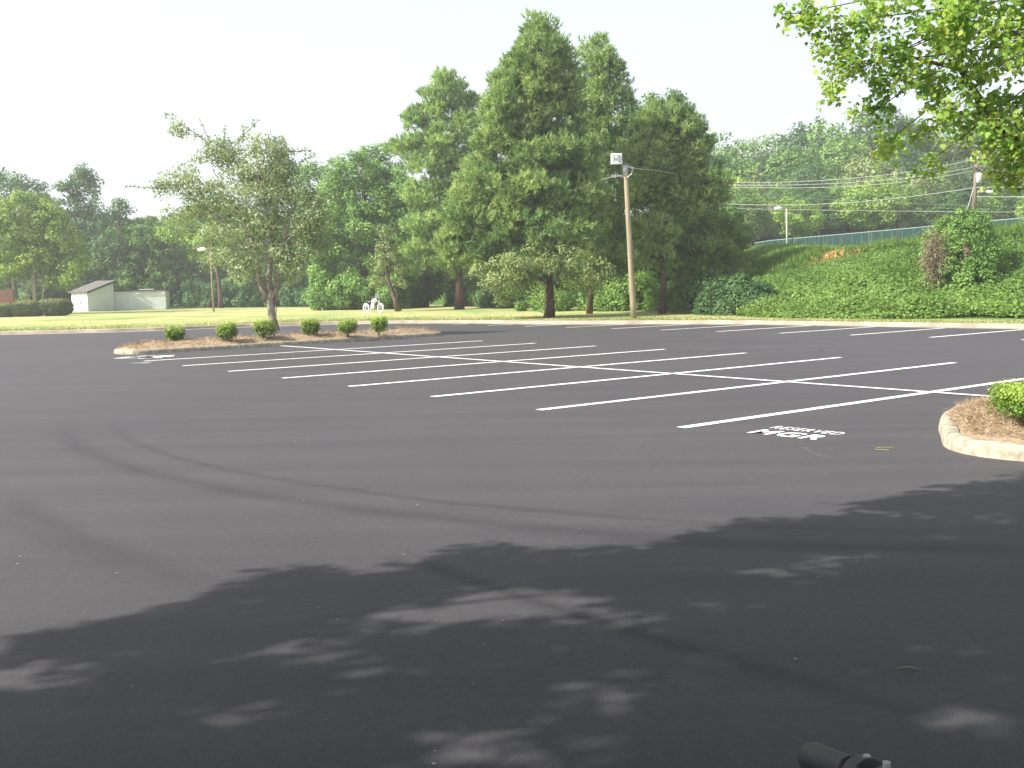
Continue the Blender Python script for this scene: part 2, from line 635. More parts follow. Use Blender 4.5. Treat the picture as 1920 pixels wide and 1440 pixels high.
    Lk.new(mth('ADD', grit, mth('MULTIPLY', fine, .5)), bp.inputs['Height'])
    Lk.new(bp.outputs[0], p.inputs['Normal'])
    return m


def circle3(a, b, c):
    ax, ay, bx, by, cx, cy = *a, *b, *c
    d = 2 * (ax * (by - cy) + bx * (cy - ay) + cx * (ay - by))
    ux = ((ax * ax + ay * ay) * (by - cy) + (bx * bx + by * by) * (cy - ay) + (cx * cx + cy * cy) * (ay - by)) / d
    uy = ((ax * ax + ay * ay) * (cx - bx) + (bx * bx + by * by) * (ax - cx) + (cx * cx + cy * cy) * (bx - ax)) / d
    return ux, uy, math.hypot(ax - ux, ay - uy)


TYRE_ARCS = []
for pts, wd, amt in (((((-6.4, 15.1), (-2.15, 9.08), (2.2, 6.9)), .22, .32)), (((-5.8, 15.3), (-1.75, 9.5), (2.6, 7.3)), .12, .28),
                     (((-4.78, 9.75), (-3.18, 7.61), (-1.73, 6.15)), .22, .30), (((-5.6, 10.2), (-3.9, 8.1), (-2.2, 6.3)), .16, .2),
                     (((-.66, 6.87), (.35, 5.55), (1.74, 4.05)), .13, .5), (((.13, 7.4), (2.2, 6.9), (4.4, 6.6)), .25, .34)):
    TYRE_ARCS.append((*circle3(*pts), wd, amt, pts))

ASPHALT = asphalt_material()
CONC = solid('concrete', (.33, .30, .23), .85, noise=.42, scale=9, bump=.4, spec=.2)
CONC_W = solid('pale_concrete', (.31, .28, .225), .85, noise=.3, scale=1.2, bump=.2, spec=.2)
PAINT = solid('white_road_paint', (.80, .80, .79), .55, noise=.13, scale=26, bump=.3, spec=.3)


def lawn_material():
    m, n, p = new_mat('lawn')
    N, Lk = n.nodes, n.links
    tc = N.new('ShaderNodeTexCoord')
    cols = [(.20, .30, .09), (.37, .385, .16), (.47, .41, .22)]
    t = N.new('ShaderNodeTexNoise')
    t.inputs['Scale'].default_value = .14
    t.inputs['Detail'].default_value = 9
    t.inputs['Roughness'].default_value = .68
    mp = N.new('ShaderNodeMapping')
    mp.inputs['Scale'].default_value = (1, .55, 1)
    Lk.new(tc.outputs['Object'], mp.inputs[0])
    Lk.new(mp.outputs[0], t.inputs['Vector'])
    r = N.new('ShaderNodeValToRGB')
    e = r.color_ramp.elements
    e[0].position, e[0].color = .38, (*cols[0], 1)
    e[1].position, e[1].color = .66, (*cols[2], 1)
    e.new(.5).color = (*cols[1], 1)
    Lk.new(t.outputs[0], r.inputs[0])
    a = N.new('ShaderNodeAttribute')
    a.attribute_name = 'cover'
    r2 = N.new('ShaderNodeValToRGB')                 # what grows there: lawn .. dry verge .. weedy soil .. red clay
    mx = N.new('ShaderNodeMix')
    mx.data_type = 'RGBA'
    Lk.new(r.outputs[0], mx.inputs['A'])
    e = r2.color_ramp.elements
    r2.color_ramp.interpolation = 'LINEAR'
    e[0].position, e[0].color = 0.0, (.38, .33, .22, 1)
    e[1].position, e[1].color = 1.0, (.50, .24, .11, 1)
    e.new(.5).color = (.07, .13, .03, 1)
    sc = N.new('ShaderNodeSeparateColor')
    Lk.new(a.outputs['Color'], sc.inputs[0])
    Lk.new(sc.outputs[0], mx.inputs['Factor'])
    Lk.new(sc.outputs[1], r2.inputs[0])
    Lk.new(r2.outputs[0], mx.inputs['B'])
    Lk.new(mx.outputs['Result'], p.inputs['Base Color'])
    p.inputs['Roughness'].default_value = .95
    p.inputs['Specular IOR Level'].default_value = .1
    bp = N.new('ShaderNodeBump')
    bp.inputs['Strength'].default_value = .6
    bp.inputs['Distance'].default_value = .08
    t2 = N.new('ShaderNodeTexNoise')
    t2.inputs['Scale'].default_value = 9
    t2.inputs['Detail'].default_value = 6
    Lk.new(tc.outputs['Object'], t2.inputs['Vector'])
    Lk.new(t2.outputs[0], bp.inputs['Height'])
    Lk.new(bp.outputs[0], p.inputs['Normal'])
    return m


LAWN = lawn_material()


def slope_hit(px, py):
    """where the view line through a photo position meets (or comes nearest to) the bank"""
    best = None
    for D in np.arange(44, 62, .1):
        p = at(px, py, D)
        g_ = p[2] - land(p[0], p[1])
        if best is None or g_ < best[0]:
            best = (g_, p)
        if g_ < .1:
            return p
    return best[1]


CLAY = slope_hit(1608, 465)


def clay_mask(x, y):
    return np.clip(1.6 - np.hypot((x - CLAY[0]) / 2.0, (y - CLAY[1]) / 1.6) - .4 * waves(x, y, 1.5, 5), 0, 1)


# the far base sheet
g = MB().add([(-900, -400, -.06), (900, -400, -.06), (900, 1100, -.06), (-900, 1100, -.06)], [(0, 1, 2, 3)]).build(
    'ground', solid('rough_grass', (.12, .17, .05), .95, noise=.3, scale=.05))
tag(g, kind='structure')

xs = np.concatenate([np.arange(-160, -40, 8), np.arange(-40, 34, 1.0), np.arange(34, 141, 6)])
mb = MB()
vs = [(x, -70 if y > -60 else y - 30, 0) for x in xs for y in [kerb_y(x)]] + [(x, kerb_y(x), 0) for x in xs]
n_ = len(xs)
mb.add(vs, [(i, i + 1, n_ + i + 1, n_ + i) for i in range(n_ - 1)])
tag(mb.build('parking_lot', ASPHALT), kind='structure')

# lawn and bank: one sheet
rows = np.concatenate([[.18, .6, 1.2, 2.0, 3.0], np.arange(4, 70, 1.1), np.geomspace(70, 900, 22)])
X, T = np.meshgrid(xs, rows, indexing='ij')
Y = kerb_y(X) + T
Z = land(X, Y) + waves(X, Y, .8, 3) * .03 * np.clip(T - 1, 0, 1)
nx, ny = X.shape
me = bpy.data.meshes.new('lawn')
V = np.stack([X, Y, Z], -1).reshape(-1, 3)
q = np.arange(nx * ny).reshape(nx, ny)
Fc = np.stack([q[:-1, :-1], q[1:, :-1], q[1:, 1:], q[:-1, 1:]], -1).reshape(-1, 4)
me.from_pydata(V.tolist(), [], Fc.tolist())
me.materials.append(LAWN)
me.polygons.foreach_set('use_smooth', [True] * len(Fc))
ca = me.color_attributes.new('cover', 'FLOAT_COLOR', 'POINT')
s_ = foot_dist(X, Y).ravel()
dry = np.clip(1.25 - T.ravel() / 2.2 + .3 * waves(X, Y, 1.2, 9).ravel(), 0, 1) * (X.ravel() > -4)
weed = np.clip(s_ / 1.2 + .6, 0, 1)
clay = clay_mask(X, Y).ravel() * (s_ > 5)
far = np.clip((Y.ravel() - 100) / 25, 0, 1)
fac = np.maximum(np.maximum(dry * .8, weed), np.maximum(clay, far))
sel = np.where(clay > .15, .5 + .5 * np.clip(clay * 1.6, 0, 1), np.where(np.maximum(weed, far) > .3, .5, 0.0))
ca.data.foreach_set('color', np.stack([fac, sel, fac * 0, fac * 0 + 1], -1).ravel().astype(np.float32))
lawn = bpy.data.objects.new('lawn', me)
COL.objects.link(lawn)
tag(lawn, kind='structure')

# kerb along the lot edge (with its gutter pan)
mb = MB()
kx = np.concatenate([np.arange(-100, -26, 4), np.arange(-26, 26, .8), np.arange(26, 100, 5)])
P = np.stack([kx, kerb_y(kx)], -1)
tg = unit(np.gradient(P, axis=0))
nr = np.stack([tg[:, 1], -tg[:, 0]], -1)              # towards the lot
prof = [(.02, -.03), (.55, .006), (.06, .012), (.02, .12), (-.02, .145), (-.18, .15), (-.22, .05)]
prof = [(.52, -.02), (.50, .006), (.05, .012), (.015, .12), (-.02, .148), (-.20, .152), (-.24, .05)]
vs = []
for i in range(len(P)):
    for o, z in prof:
        w_ = o * (1 + 2.2 * math.exp(-((P[i, 0] + 25) / 6) ** 2)) if o < 0 else o
        vs.append((P[i, 0] + nr[i, 0] * w_, P[i, 1] + nr[i, 1] * w_, z))
k_ = len(prof)
mb.add(vs, [(i * k_ + j, i * k_ + j + 1, (i + 1) * k_ + j + 1, (i + 1) * k_ + j) for i in range(len(P) - 1) for j in range(k_ - 1)])
tag(mb.build('kerb', CONC_W), kind='structure')

# painted stall lines
def paint_line(p0, p1, w=.16, name='parking_line'):
    p0, p1 = np.array(p0, float), np.array(p1, float)
    d = unit(p1 - p0)
    nn = np.array([-d[1], d[0]])
    n = max(2, int(np.linalg.norm(p1 - p0) / .35))
    L_, R_ = [], []
    for i in range(n + 1):
        c = p0 + (p1 - p0) * i / n
        a = w / 2 * (1 + rng.normal() * .045)
        L_.append((*(c + nn * a), .006))
        R_.append((*(c - nn * w / 2 * (1 + rng.normal() * .045)), .006))
    m = MB().add(L_ + R_, [(i, n + 1 + i, n + 2 + i, i + 1) for i in range(n)]).build(name, PAINT)
    return tag(m, kind='structure')


for i in range(8):
    paint_line(stall(i, -1), stall(i, 1.0))
a_, b_ = stall(-1.32, 0.02), stall(8.05, 0)
cl_ = paint_line(a_, b_, .14)
for v_ in cl_.data.vertices:
    v_.co.z += .004
for i in range(-5, 7):
    e_ = 3.5 if i > -1 else 3.5 + i * .17
    paint_line(stall(i, 2.5), stall(i, e_))


def painted_text(body, org, ax, size_x, size_y, weight=.03):
    """lettering on the asphalt: org = lower left, ax = reading direction angle"""
    c = bpy.data.curves.new('lettering', 'FONT')
    c.body = body
    c.offset = weight
    c.space_character = 1.12
    c.resolution_u = 3
    o = bpy.data.objects.new('tmp', c)
    COL.objects.link(o)
    bpy.context.view_layer.update()
    me = bpy.data.meshes.new_from_object(o.evaluated_get(bpy.context.evaluated_depsgraph_get()))
    bpy.data.objects.remove(o)
    co = np.empty(len(me.vertices) * 3)
    me.vertices.foreach_get('co', co)
    co = co.reshape(-1, 3)
    mn, mxx = co.min(0), co.max(0)
    x = (co[:, 0] - mn[0]) / (mxx[0] - mn[0]) * size_x
    y = (co[:, 1] - mn[1]) / (mxx[1] - mn[1]) * size_y
    u = np.array([math.cos(ax), math.sin(ax)])
    w_ = np.array([-math.sin(ax), math.cos(ax)])
    XY = np.array(org)[None, :2] + x[:, None] * u + y[:, None] * w_
    out = np.column_stack([XY, np.full(len(XY), .006)])
    me.vertices.foreach_set('co', out.ravel())
    me.materials.clear()
    me.materials.append(PAINT)
    me.update()
    q = bpy.data.objects.new('painted_lettering', me)
    COL.objects.link(q)
    return tag(q, kind='structure')


# lower-left corners measured on the asphalt
tA, tB = on(1399, 812)[:2], on(1521, 825)[:2]
ang = math.atan2(*(tB - tA)[::-1])
up_ = np.array([-math.sin(ang), math.cos(ang)])
painted_text('MGR', tA, ang, .93, .37, .03)
tC, tD = on(1436, 805.5)[:2], on(1566, 819)[:2]
painted_text('RESERVED', tA + up_ * .49 - np.array([math.cos(ang), math.sin(ang)]) * .03, ang, .93, .23, .012)
# worn paint patches beside the long planting island: no longer legible
for (x0, y0), (sx, sy) in (((261, 670), (1.0, .3)), ((282, 669.5), (1.2, .32)), ((268, 680.5), (.5, .2))):
    c = on(x0, y0)
    a_ = np.linspace(0, 2 * math.pi, 26, endpoint=False)
    rr = 1 + .28 * np.sin(a_ * 3 + x0) + .16 * np.sin(a_ * 7 + 1)
    m = MB().add([(c[0] + sx / 2 * r * math.cos(t), c[1] + sy * 1.6 * r * math.sin(t), .006) for t, r in zip(a_, rr)], [tuple(range(26))])
    tag(m.build('paint_patch', PAINT if y0 < 675 else solid('worn_paint', (.22, .22, .22), .7)), kind='structure')
# yellow paint swipes
YEL = solid('yellow_paint', (.42, .40, .10), .6, noise=.4, scale=40)
for (x0, y0, x1, y1, w_) in ((1640, 843, 1668, 845, .03), (1642, 840, 1674, 839.5, .02)):
    paint_line(on(x0, y0)[:2], on(x1, y1)[:2], w_, 'paint_swipe').data.materials[0] = YEL
SCUFF = solid('pale_scuff', (.17, .165, .16), .8, noise=.3, scale=30)
for pts in (((1505, 839), (1520, 848), (1545, 858), (1575, 861)), ((1600, 832), (1640, 838)), ((1560, 800), (1700, 799))):
    for a, b in zip(pts[:-1], pts[1:]):
        paint_line(on(*a)[:2], on(*b)[:2], .012, 'scuff_mark').data.materials[0] = SCUFF
for (x, y) in ((1320, 655), (1385, 653.5), (1420, 652), (1480, 655), (1510, 656), (1535, 657)):
    c = on(x, y)[:2]
    paint_line(c, c + np.array([.35, -.4]), .10, 'scuff_mark').data.materials[0] = SCUFF

# ------------------------------------------------------------------ planting islands
def island(name, outline, kerb_w, h, label, mound, straw_n, seed):
    """outline: closed loop of the outer kerb edge in world metres"""
    P = np.array(outline, float)
    # resample and smooth
    Q = np.vstack([P, P[:1]])
    d = np.concatenate([[0], np.cumsum(np.linalg.norm(np.diff(Q, axis=0), axis=1))])
    t = np.linspace(0, d[-1], 121)[:-1]
    P = np.column_stack([np.interp(t, d, Q[:, 0]), np.interp(t, d, Q[:, 1])])
    for _ in range(3):
        P = (np.roll(P, 1, 0) + 2 * P + np.roll(P, -1, 0)) / 4
    tg = unit(np.roll(P, -1, 0) - np.roll(P, 1, 0))
    nin = np.stack([-tg[:, 1], tg[:, 0]], -1)
    c = P.mean(0)
    if ((c - P) * nin).sum() < 0:
        nin = -nin
    root = thing(name, (c[0], c[1], 0), label, 'planting island')
    prof = [(-.01, -.02), (0, .05), (.015, h - .03), (.05, h), (kerb_w - .03, h), (kerb_w, h - .02), (kerb_w, h - .08)]
    vs = [(P[i, 0] + nin[i, 0] * o, P[i, 1] + nin[i, 1] * o, z + .006 * math.sin(i * 1.7) * (z > .1)) for i in range(120) for o, z in prof]
    k = len(prof)
    kb = MB().add(vs, [(i * k + j, i * k + j + 1, ((i + 1) % 120) * k + j + 1, ((i + 1) % 120) * k + j) for i in range(120) for j in range(k - 1)]
                  ).build('kerb', CONC, None, smooth=True)
    # mulch mound in rings
    inner = P + nin * (kerb_w - .005)
    axis0, axis1 = None, None
    A = inner - c
    u, s, vt = np.linalg.svd(A, full_matrices=False)
    ax = vt[0]
    proj = A @ ax
    spine = c + np.outer(proj * .86, ax)
    vs, fs, NR = [], [], 9
    for r in range(NR):
        f = r / (NR - 1)
        ring = inner * (1 - f) + spine * f
        for i in range(120):
            z = h - .02 + mound * (1 - (1 - f) ** 1.8) + .02 * math.sin(ring[i, 0] * 5.1 + ring[i, 1] * 3.3) * (f > .05)
            vs.append((ring[i, 0], ring[i, 1], z))
    for r in range(NR - 1):
        for i in range(120):
            j = (i + 1) % 120
            fs.append((r * 120 + i, r * 120 + j, (r + 1) * 120 + j, (r + 1) * 120 + i))
    mu = MB().add(vs, fs).build('mulch', solid('mulch_' + name, (.33, .25, .17), .95, noise=.45, scale=22, bump=.8, spec=.05), None, smooth=True)
    VV = np.array(vs)
    # loose pine straw on the mound
    idx = rng.integers(90, 120 * (NR - 1), straw_n)
    a, b = VV[idx], VV[np.minimum(idx + 120, len(VV) - 1)]
    f = rng.uniform(0, 1, (straw_n, 1))
    pos = a * (1 - f) + b * f + np.column_stack([rng.normal(0, .03, straw_n), rng.normal(0, .03, straw_n), rng.uniform(.0, .025, straw_n)])
    ST = needle_tris(pos, rng.normal(size=(straw_n, 3)) * np.array([1, 1, .25]), *((.13, .012) if straw_n < 9000 else (.10, .006)), 2)
    st = np_mesh('pine_straw', ST, 3, L_STRAW, rng.uniform(0, 1, straw_n * 2))
    st['kind'] = 'stuff'
    for o in (kb, mu, st):
        o.data.transform(Matrix.Translation((-c[0], -c[1], 0)))
        o.parent = root
    return root


# long island: front edge along u = -1.25 .. -1.6, pointed ends, about 2.6 m wide
isl = [stall(-1.55, -.90), stall(-1.2, -.86), stall(-1.27, -.4), stall(-1.38, .1), stall(-1.48, .7), stall(-1.62, 1.22), stall(-1.80, 1.34),
       stall(-2.05, 1.25), stall(-2.35, .8), stall(-2.5, .2), stall(-2.4, -.35), stall(-2.1, -.74), stall(-1.85, -.86)]
island('planting_island', isl, .13, .13, 'long pointed kerbed island of pine straw with six small shrubs and a tree', .17, 5200, 1)
c0 = on(1765, 826)[:2]
isr = [(4.70, 11.5), (4.46, 10.9), (4.52, 10.35), (4.85, 9.98), (5.6, 9.55), (7.2, 8.9), (9.4, 8.3), (11, 8.2), (11.6, 9.2), (11.2, 11.2),
       (9.4, 12.9), (7.6, 13.95), (6.4, 13.9), (5.6, 13.4), (5.05, 12.5)]
island('planting_island', isr, .17, .15, 'rounded kerbed island of brown pine straw at the right edge of the lot', .13, 34000, 2)


def shrub(cx, cy, z0, w, h, n, L, label, group, lobes=5):
    root = thing('shrub', (cx, cy, z0), label, 'shrub', group)
    bl = [(0, 0, h * .52, w * .47, w * .47, h * .46)]
    for k in range(lobes):
        a = k * 2 * math.pi / lobes + rng.uniform(-.3, .3)
        bl.append((w * .2 * math.cos(a), w * .2 * math.sin(a), h * rng.uniform(.55, .72), w * .3, w * .3, h * .32))
    B = np.array(bl)
    k = rng.integers(0, len(B), n)
    d = unit(rng.normal(size=(n, 3)))
    d = np.sign(d) * np.abs(d) ** .68
    P = B[k, :3] + d * B[k, 3:] * (rng.uniform(.55, 1.05, (n, 1)))
    P[:, 2] = np.maximum(P[:, 2], .06 + .25 * h * rng.uniform(0, .5, n))
    up_s = rng.uniform(0, 1, n) < .04                 # stray shoots above the clipped top
    P[up_s, 2] += rng.uniform(.02, .12, up_s.sum()) * h * 1.5
    N = d + np.array([0, 0, .5]) + rng.normal(size=(n, 3)) * .5
    ht = np.clip(P[:, 2] / h, 0, 1)
    tint = np.clip(.22 + .6 * ht ** 2 + rng.normal(0, .16, n), 0, 1)      # young pale tips on top
    o = np_mesh('foliage', leaf_quads(P, N, L, .6), 4, L_SHRUB, tint, root)
    m = MB()
    for k in range(7):
        a = rng.uniform(0, 6.28)
        e = np.array([math.cos(a) * w * .3, math.sin(a) * w * .3, h * .6])
        m.tube([(e[0] * .1, e[1] * .1, -.05), e * .5 + np.array([0, 0, .02]), e], [.014, .01, .005], 5)
    m.build('stem', BARK, root)
    return root


SHR = [((328, 641), .66, .52, 'small round green shrub at the pointed near-left end of the long island'),
       ((426, 638), .70, .60, 'boxy bright green shrub second from the left on the long island'),
       ((497, 634), .76, .66, 'bushy bright shrub just in front of the island tree trunk'),
       ((582, 629), .68, .58, 'squared green shrub on the long island just right of the tree trunk'),
       ((652, 627), .70, .54, 'low wide green shrub second from the right on the long island'),
       ((711, 624), .60, .62, 'upright top-heavy shrub on a thin base at the right end of the long island')]
for (p, w_, h_, lab) in SHR:
    c = on(p[0], p[1], .24)
    shrub(c[0], c[1], .19, w_, h_, 2400, .065, lab, 'clipped shrubs on the long island')
c = on(1926, 797, .22)
shrub(c[0] + .14, c[1] + .12, .24, .92, .40, 11000, .036, 'large clipped green shrub on the rounded island at the right edge', None, 6)

# ------------------------------------------------------------------ trees: the island tree
it = on(512, 625, .28)
ITD = 39.0
broad_tree('island_tree', 'sparse pale green tree with forked trunk standing in the long planting island', 513, ITD,
           [(465, 330, 50, 50), (405, 285, 50, 26), (350, 250, 28, 13), (345, 335, 42, 22), (300, 352, 18, 8), (395, 375, 65, 36), (340, 400, 26, 18),
            (480, 285, 32, 28), (522, 300, 34, 34), (545, 350, 46, 46), (480, 410, 62, 42), (572, 420, 38, 42), (555, 480, 34, 36), (430, 440, 34, 18),
            (510, 455, 50, 34), (412, 492, 14, 16), (590, 385, 22, 26), (440, 490, 30, 22), (505, 370, 50, 44), (585, 450, 30, 34), (540, 505, 30, 26), (470, 500, 30, 22), (600, 415, 24, 30), (450, 375, 50, 40)],
           L_ISLE, L=.11, leaf=64, rc=.42, cover=.66, bark=BARK_PALE, r0=.02, top=(505, 330), gz=.25, core=.25, per=9,
           stems=[([(516, 622), (509, 590), (507, 562), (512, 545)], [.19, .15, .14, .13]),
                  ([(507, 566), (492, 545), (484, 510), (478, 470), (462, 420), (430, 370), (400, 320)], [.12, .11, .09, .08, .06, .045, .02]),
                  ([(508, 560), (505, 520), (508, 470), (500, 400), (490, 330), (478, 280)], [.11, .09, .08, .065, .045, .02]),
                  ([(510, 560), (524, 535), (522, 490), (535, 440), (552, 390), (560, 340)], [.11, .09, .08, .06, .045, .02]),
                  ([(484, 500), (450, 455), (420, 420), (380, 385), (340, 350)], [.06, .05, .04, .03, .015]),
                  ([(435, 405), (412, 408), (395, 400)], [.05, .04, .03])],
           shoots=[(380, 260, 312, 212, 9), (445, 268, 482, 226, 9), (455, 260, 458, 236, 5), (420, 262, 422, 240, 4), (540, 285, 582, 282, 7), (320, 345, 286, 340, 6),
                   (300, 352, 240, 350, 8), (500, 270, 505, 250, 4), (525, 268, 530, 255, 4), (570, 300, 590, 290, 4), (395, 270, 375, 225, 5)],
           up=.1, rmin=.016, w=.55)

# ------------------------------------------------------------------ maple beside the camera's right
MD = 13.2
mroot = thing('maple_tree', (7.55, 13.2, .3), 'big bright leafy maple hanging into the upper right corner from the rounded island', 'tree')
MB_ = [(1500, 25, 45, 40), (1555, 60, 60, 50), (1560, 130, 30, 28), (1640, 40, 90, 70), (1600, 130, 34, 28), (1545, 170, 18, 16), (1690, 140, 80, 45), (1740, 60, 110, 90), (1650, 200, 42, 22),
       (1672, 262, 26, 42), (1765, 205, 50, 26), (1800, 150, 90, 70), (1748, 306, 22, 13), (1740, 250, 34, 18), (1870, 80, 110, 100), (1880, 200, 85, 80), (1850, 265, 55, 45),
       (1890, 300, 45, 34), (1868, 322, 20, 20), (1700, -40, 90, 50), (1860, -60, 120, 70), (1905, 240, 50, 50), (1935, 300, 50, 44), (1900, 345, 26, 20), (2040, 60, 150, 110), (2060, 240, 150, 90), (2120, -100, 170, 100),
       (2000, -140, 120, 70), (2250, 60, 130, 140)]
mbl = px_blobs(MB_, MD, 1.15, .22)
mc_, mown = clumps(mbl, .17, .78, .2)
n = len(mc_)
cnt = 24
idx = np.repeat(np.arange(n), cnt)
d = unit(rng.normal(size=(len(idx), 3)))
Pm = mc_[idx] + d * rng.uniform(.2, 1, (len(idx), 1)) * .2
Nm = unit(np.array([-.25, -.35, .45]) + rng.normal(size=Pm.shape) * .6)
dn = unit(np.cross(Nm, np.cross(Nm, np.array([0, 0, 1.0]))) + rng.normal(size=Pm.shape) * .45)  # tips hang down
dn = unit(dn - Nm * (dn * Nm).sum(1, keepdims=True))
bn = np.cross(Nm, dn)
star = [(0, 0), (.30, .16), (.22, .42), (.52, .34), (.50, .60), (.72, .38), (1.0, .0)]
star = [(0, 0), (.10, .34), (.34, .50), (.40, .28), (.72, .30), (.66, .14), (1.0, 0), (.66, -.14), (.72, -.30), (.40, -.28), (.34, -.50), (.10, -.34)]
Ls = rng.uniform(.05, .09, len(Pm))[:, None]
VM = np.stack([Pm + dn * a * Ls + bn * b * Ls - Nm * (abs(b) * .25) * Ls for a, b in star], 1)
tm = np.clip(rng.normal(.45, .16, n)[idx] + rng.normal(0, .17, len(idx)), 0, 1)
mcrown = np_mesh('crown', VM, 12, L_MAPLE, tm)
mb = MB()
limbs(mb, (7.75, 13.6, .2), (7.7, 13.3, 7.0), mbl, mc_, mown, .075, per=7, rmin=.004, hmin=.64)
mb.tube([(7.75, 13.6, .1), (7.78, 13.5, 2.0), (7.7, 13.4, 4.5)], [.17, .14, .08], 12)
mb.tube([at(1990, 300, 13.5), at(1905, 265, 13.5), at(1840, 225, 13.4), at(1828, 175, 13.3), at(1790, 90, 13.3)], [.07, .06, .035, .02, .012], 8)
mb.tube([at(1905, 285, 13.2), at(1800, 130, 13.4), at(1640, 90, 13.3)], [.06, .03, .012], 8)
mtr = mb.build('trunk', BARK, None, smooth=True)
localise(mroot, mcrown, mtr)

# ------------------------------------------------------------------ the shade tree left of the camera (casts the leafy shade)
SH = np.array([(-9, -1), (-6, 2.2), (-4.2, 4.1), (-2.64, 5.27), (-2.21, 5.97), (-1.76, 6.26), (-1.49, 6.8), (-.91, 6.62), (-.4, 7.36), (.31, 7.22), (.85, 7.1), (1.53, 7.97),
               (2.16, 7.9), (3.27, 8.73), (4.29, 9.4), (5.4, 9.9), (7.5, 9.6), (9, 7.8), (9.5, 4)])
HOLES = [(on(x, y)[:2], rx, ry) for x, y, rx, ry in (
    (700, 1247, .14, .14), (835, 1162, .14, .12), (1060, 1125, .34, .22), (940, 1115, .18, .14), (1440, 1075, .26, .10), (1790, 1350, .16, .08), (1090, 1300, .14, .10),
    (60, 1275, .16, .16), (490, 1225, .12, .10), (480, 1350, .12, .08), (1590, 1050, .14, .06), (820, 1415, .16, .06), (1180, 1170, .12, .1), (720, 1150, .12, .06))]
tanel = math.tan(SUN_EL)
pts = []
while len(pts) < 8200:
    x, y = rng.uniform(-9, 9.5), rng.uniform(-5, 10)
    if y > np.interp(x, SH[:, 0], SH[:, 1]) - .32 + rng.normal() * .09:
        continue
    if (np.interp(x, SH[:, 0], SH[:, 1]) - y < 1.3 and waves(x, y, 3.4, 62) > .55):
        continue
    if any(((x - c[0]) / (a * .75 + .2)) ** 2 + ((y - c[1]) / (b * .75 + .2)) ** 2 < 1 for c, a, b in HOLES):
        continue
    # rounded crown: low at its rim, high in the middle
    ed = min(1, (np.interp(x, SH[:, 0], SH[:, 1]) - y) / 5)
    z = 5.2 + rng.uniform(0, 1) * (1.0 + 2.6 * ed)
    pts.append((x + to_sun.x / to_sun.z * z, y + to_sun.y / to_sun.z * z, z))
pts = np.array(pts)
half = pts[:, 0] < -6.0
for sel_, bx, lab in ((half, (-9.8, -1.6), 'tall broad shade tree standing left of the parked motorcycle, further from the lot'),
                      (~half, (-2.4, -3.6), 'tall broad shade tree standing behind the parked black motorcycle')):
    cp = pts[sel_]
    root = thing('shade_tree', (*bx, 0), lab, 'tree', 'shade trees beside the camera')
    idx = np.repeat(np.arange(len(cp)), 36)
    P_ = cp[idx] + unit(rng.normal(size=(len(idx), 3))) * rng.uniform(.1, 1, (len(idx), 1)) ** .6 * .25
    o = np_mesh('crown', leaf_quads(P_, rng.normal(size=P_.shape) + np.array([0, 0, .6]), .125, .7), 4, L_OAK,
                np.clip(rng.normal(.45, .2, len(idx)), 0, 1))
    m = MB()
    tz = 7.6
    m.tube([(bx[0], bx[1], -.1), (bx[0] + .1, bx[1], 2.5), (bx[0] - .05, bx[1] + .2, 5.0), (bx[0], bx[1] + .4, tz)], [.34, .26, .22, .07], 12)
    cent = cp[rng.permutation(len(cp))[:16]]
    for e in cent:
        s = np.array([bx[0], bx[1] + .2, rng.uniform(3.4, 5.4)])
        mid = (s + e) / 2 + np.array([0, 0, .3])
        m.tube([s, mid, e], [.10, .06, .02], 7, cap=False)
        near = cp[np.argsort(((cp - e) ** 2).sum(1))[5:60:9]]
        for f in near:
            m.tube([mid * .4 + e * .6, (mid * .4 + e * .6 + f) / 2 + rng.normal(size=3) * .05, f], [.03, .02, .006], 4, cap=False)
    tr = m.build('trunk', BARK, None, smooth=True)
    localise(root, o, tr)

# ------------------------------------------------------------------ the pine group
pine_tree('pine_tree', 'tallest broad pine of the group with a dense pointed top and reddish trunk', 1032, 54.5, (1010, 60),
          [(1010, 68, 22, 26), (1012, 110, 42, 34), (978, 118, 26, 34), (1048, 125, 26, 34), (960, 165, 32, 36), (1010, 165, 55, 34), (1062, 165, 26, 34), (940, 205, 28, 36), (990, 225, 62, 40),
           (1050, 225, 50, 40), (925, 255, 36, 34), (915, 235, 14, 20), (1000, 290, 90, 42), (930, 305, 50, 42), (1075, 290, 45, 40), (900, 360, 46, 40), (980, 360, 80, 42), (1060, 365, 66, 42), (880, 420, 48, 34), (960, 430, 80, 38),
           (1050, 440, 70, 38), (890, 470, 52, 26), (850, 455, 26, 18), (970, 490, 60, 26)],
          rc=.42, cover=.72, tufts=15, L=.25, wd=.042, k=8, r0=.20)
broad_tree('leafy_tree', 'bushy green tree in the gap between the crooked little tree and the open-crowned pine', 800, 92,
           [(790, 400, 34, 26), (815, 430, 36, 34), (785, 460, 34, 34), (810, 490, 40, 34), (835, 530, 40, 34), (790, 540, 34, 30)], L_OAK, L=.22, leaf=50, rc=.6, r0=.2)
pine_tree('pine_tree', 'tall open-crowned pine with a bare trunk left of the biggest pine', 862, 78.5, (848, 150),
          [(850, 163, 34, 18), (818, 180, 28, 16), (872, 190, 24, 18), (800, 215, 30, 14), (835, 215, 40, 20), (775, 230, 22, 12), (865, 235, 30, 26), (780, 272, 42, 16), (745, 282, 18, 12), (835, 262, 34, 20),
           (795, 310, 36, 16), (860, 300, 34, 30), (840, 350, 40, 24), (790, 368, 38, 20), (870, 370, 38, 34), (800, 420, 40, 20), (845, 430, 44, 28), (795, 470, 40, 18), (850, 490, 50, 22), (885, 460, 30, 34), (775, 505, 24, 12)],
          rc=.55, cover=.65, tufts=14, L=.30, wd=.06, k=7, r0=.30)
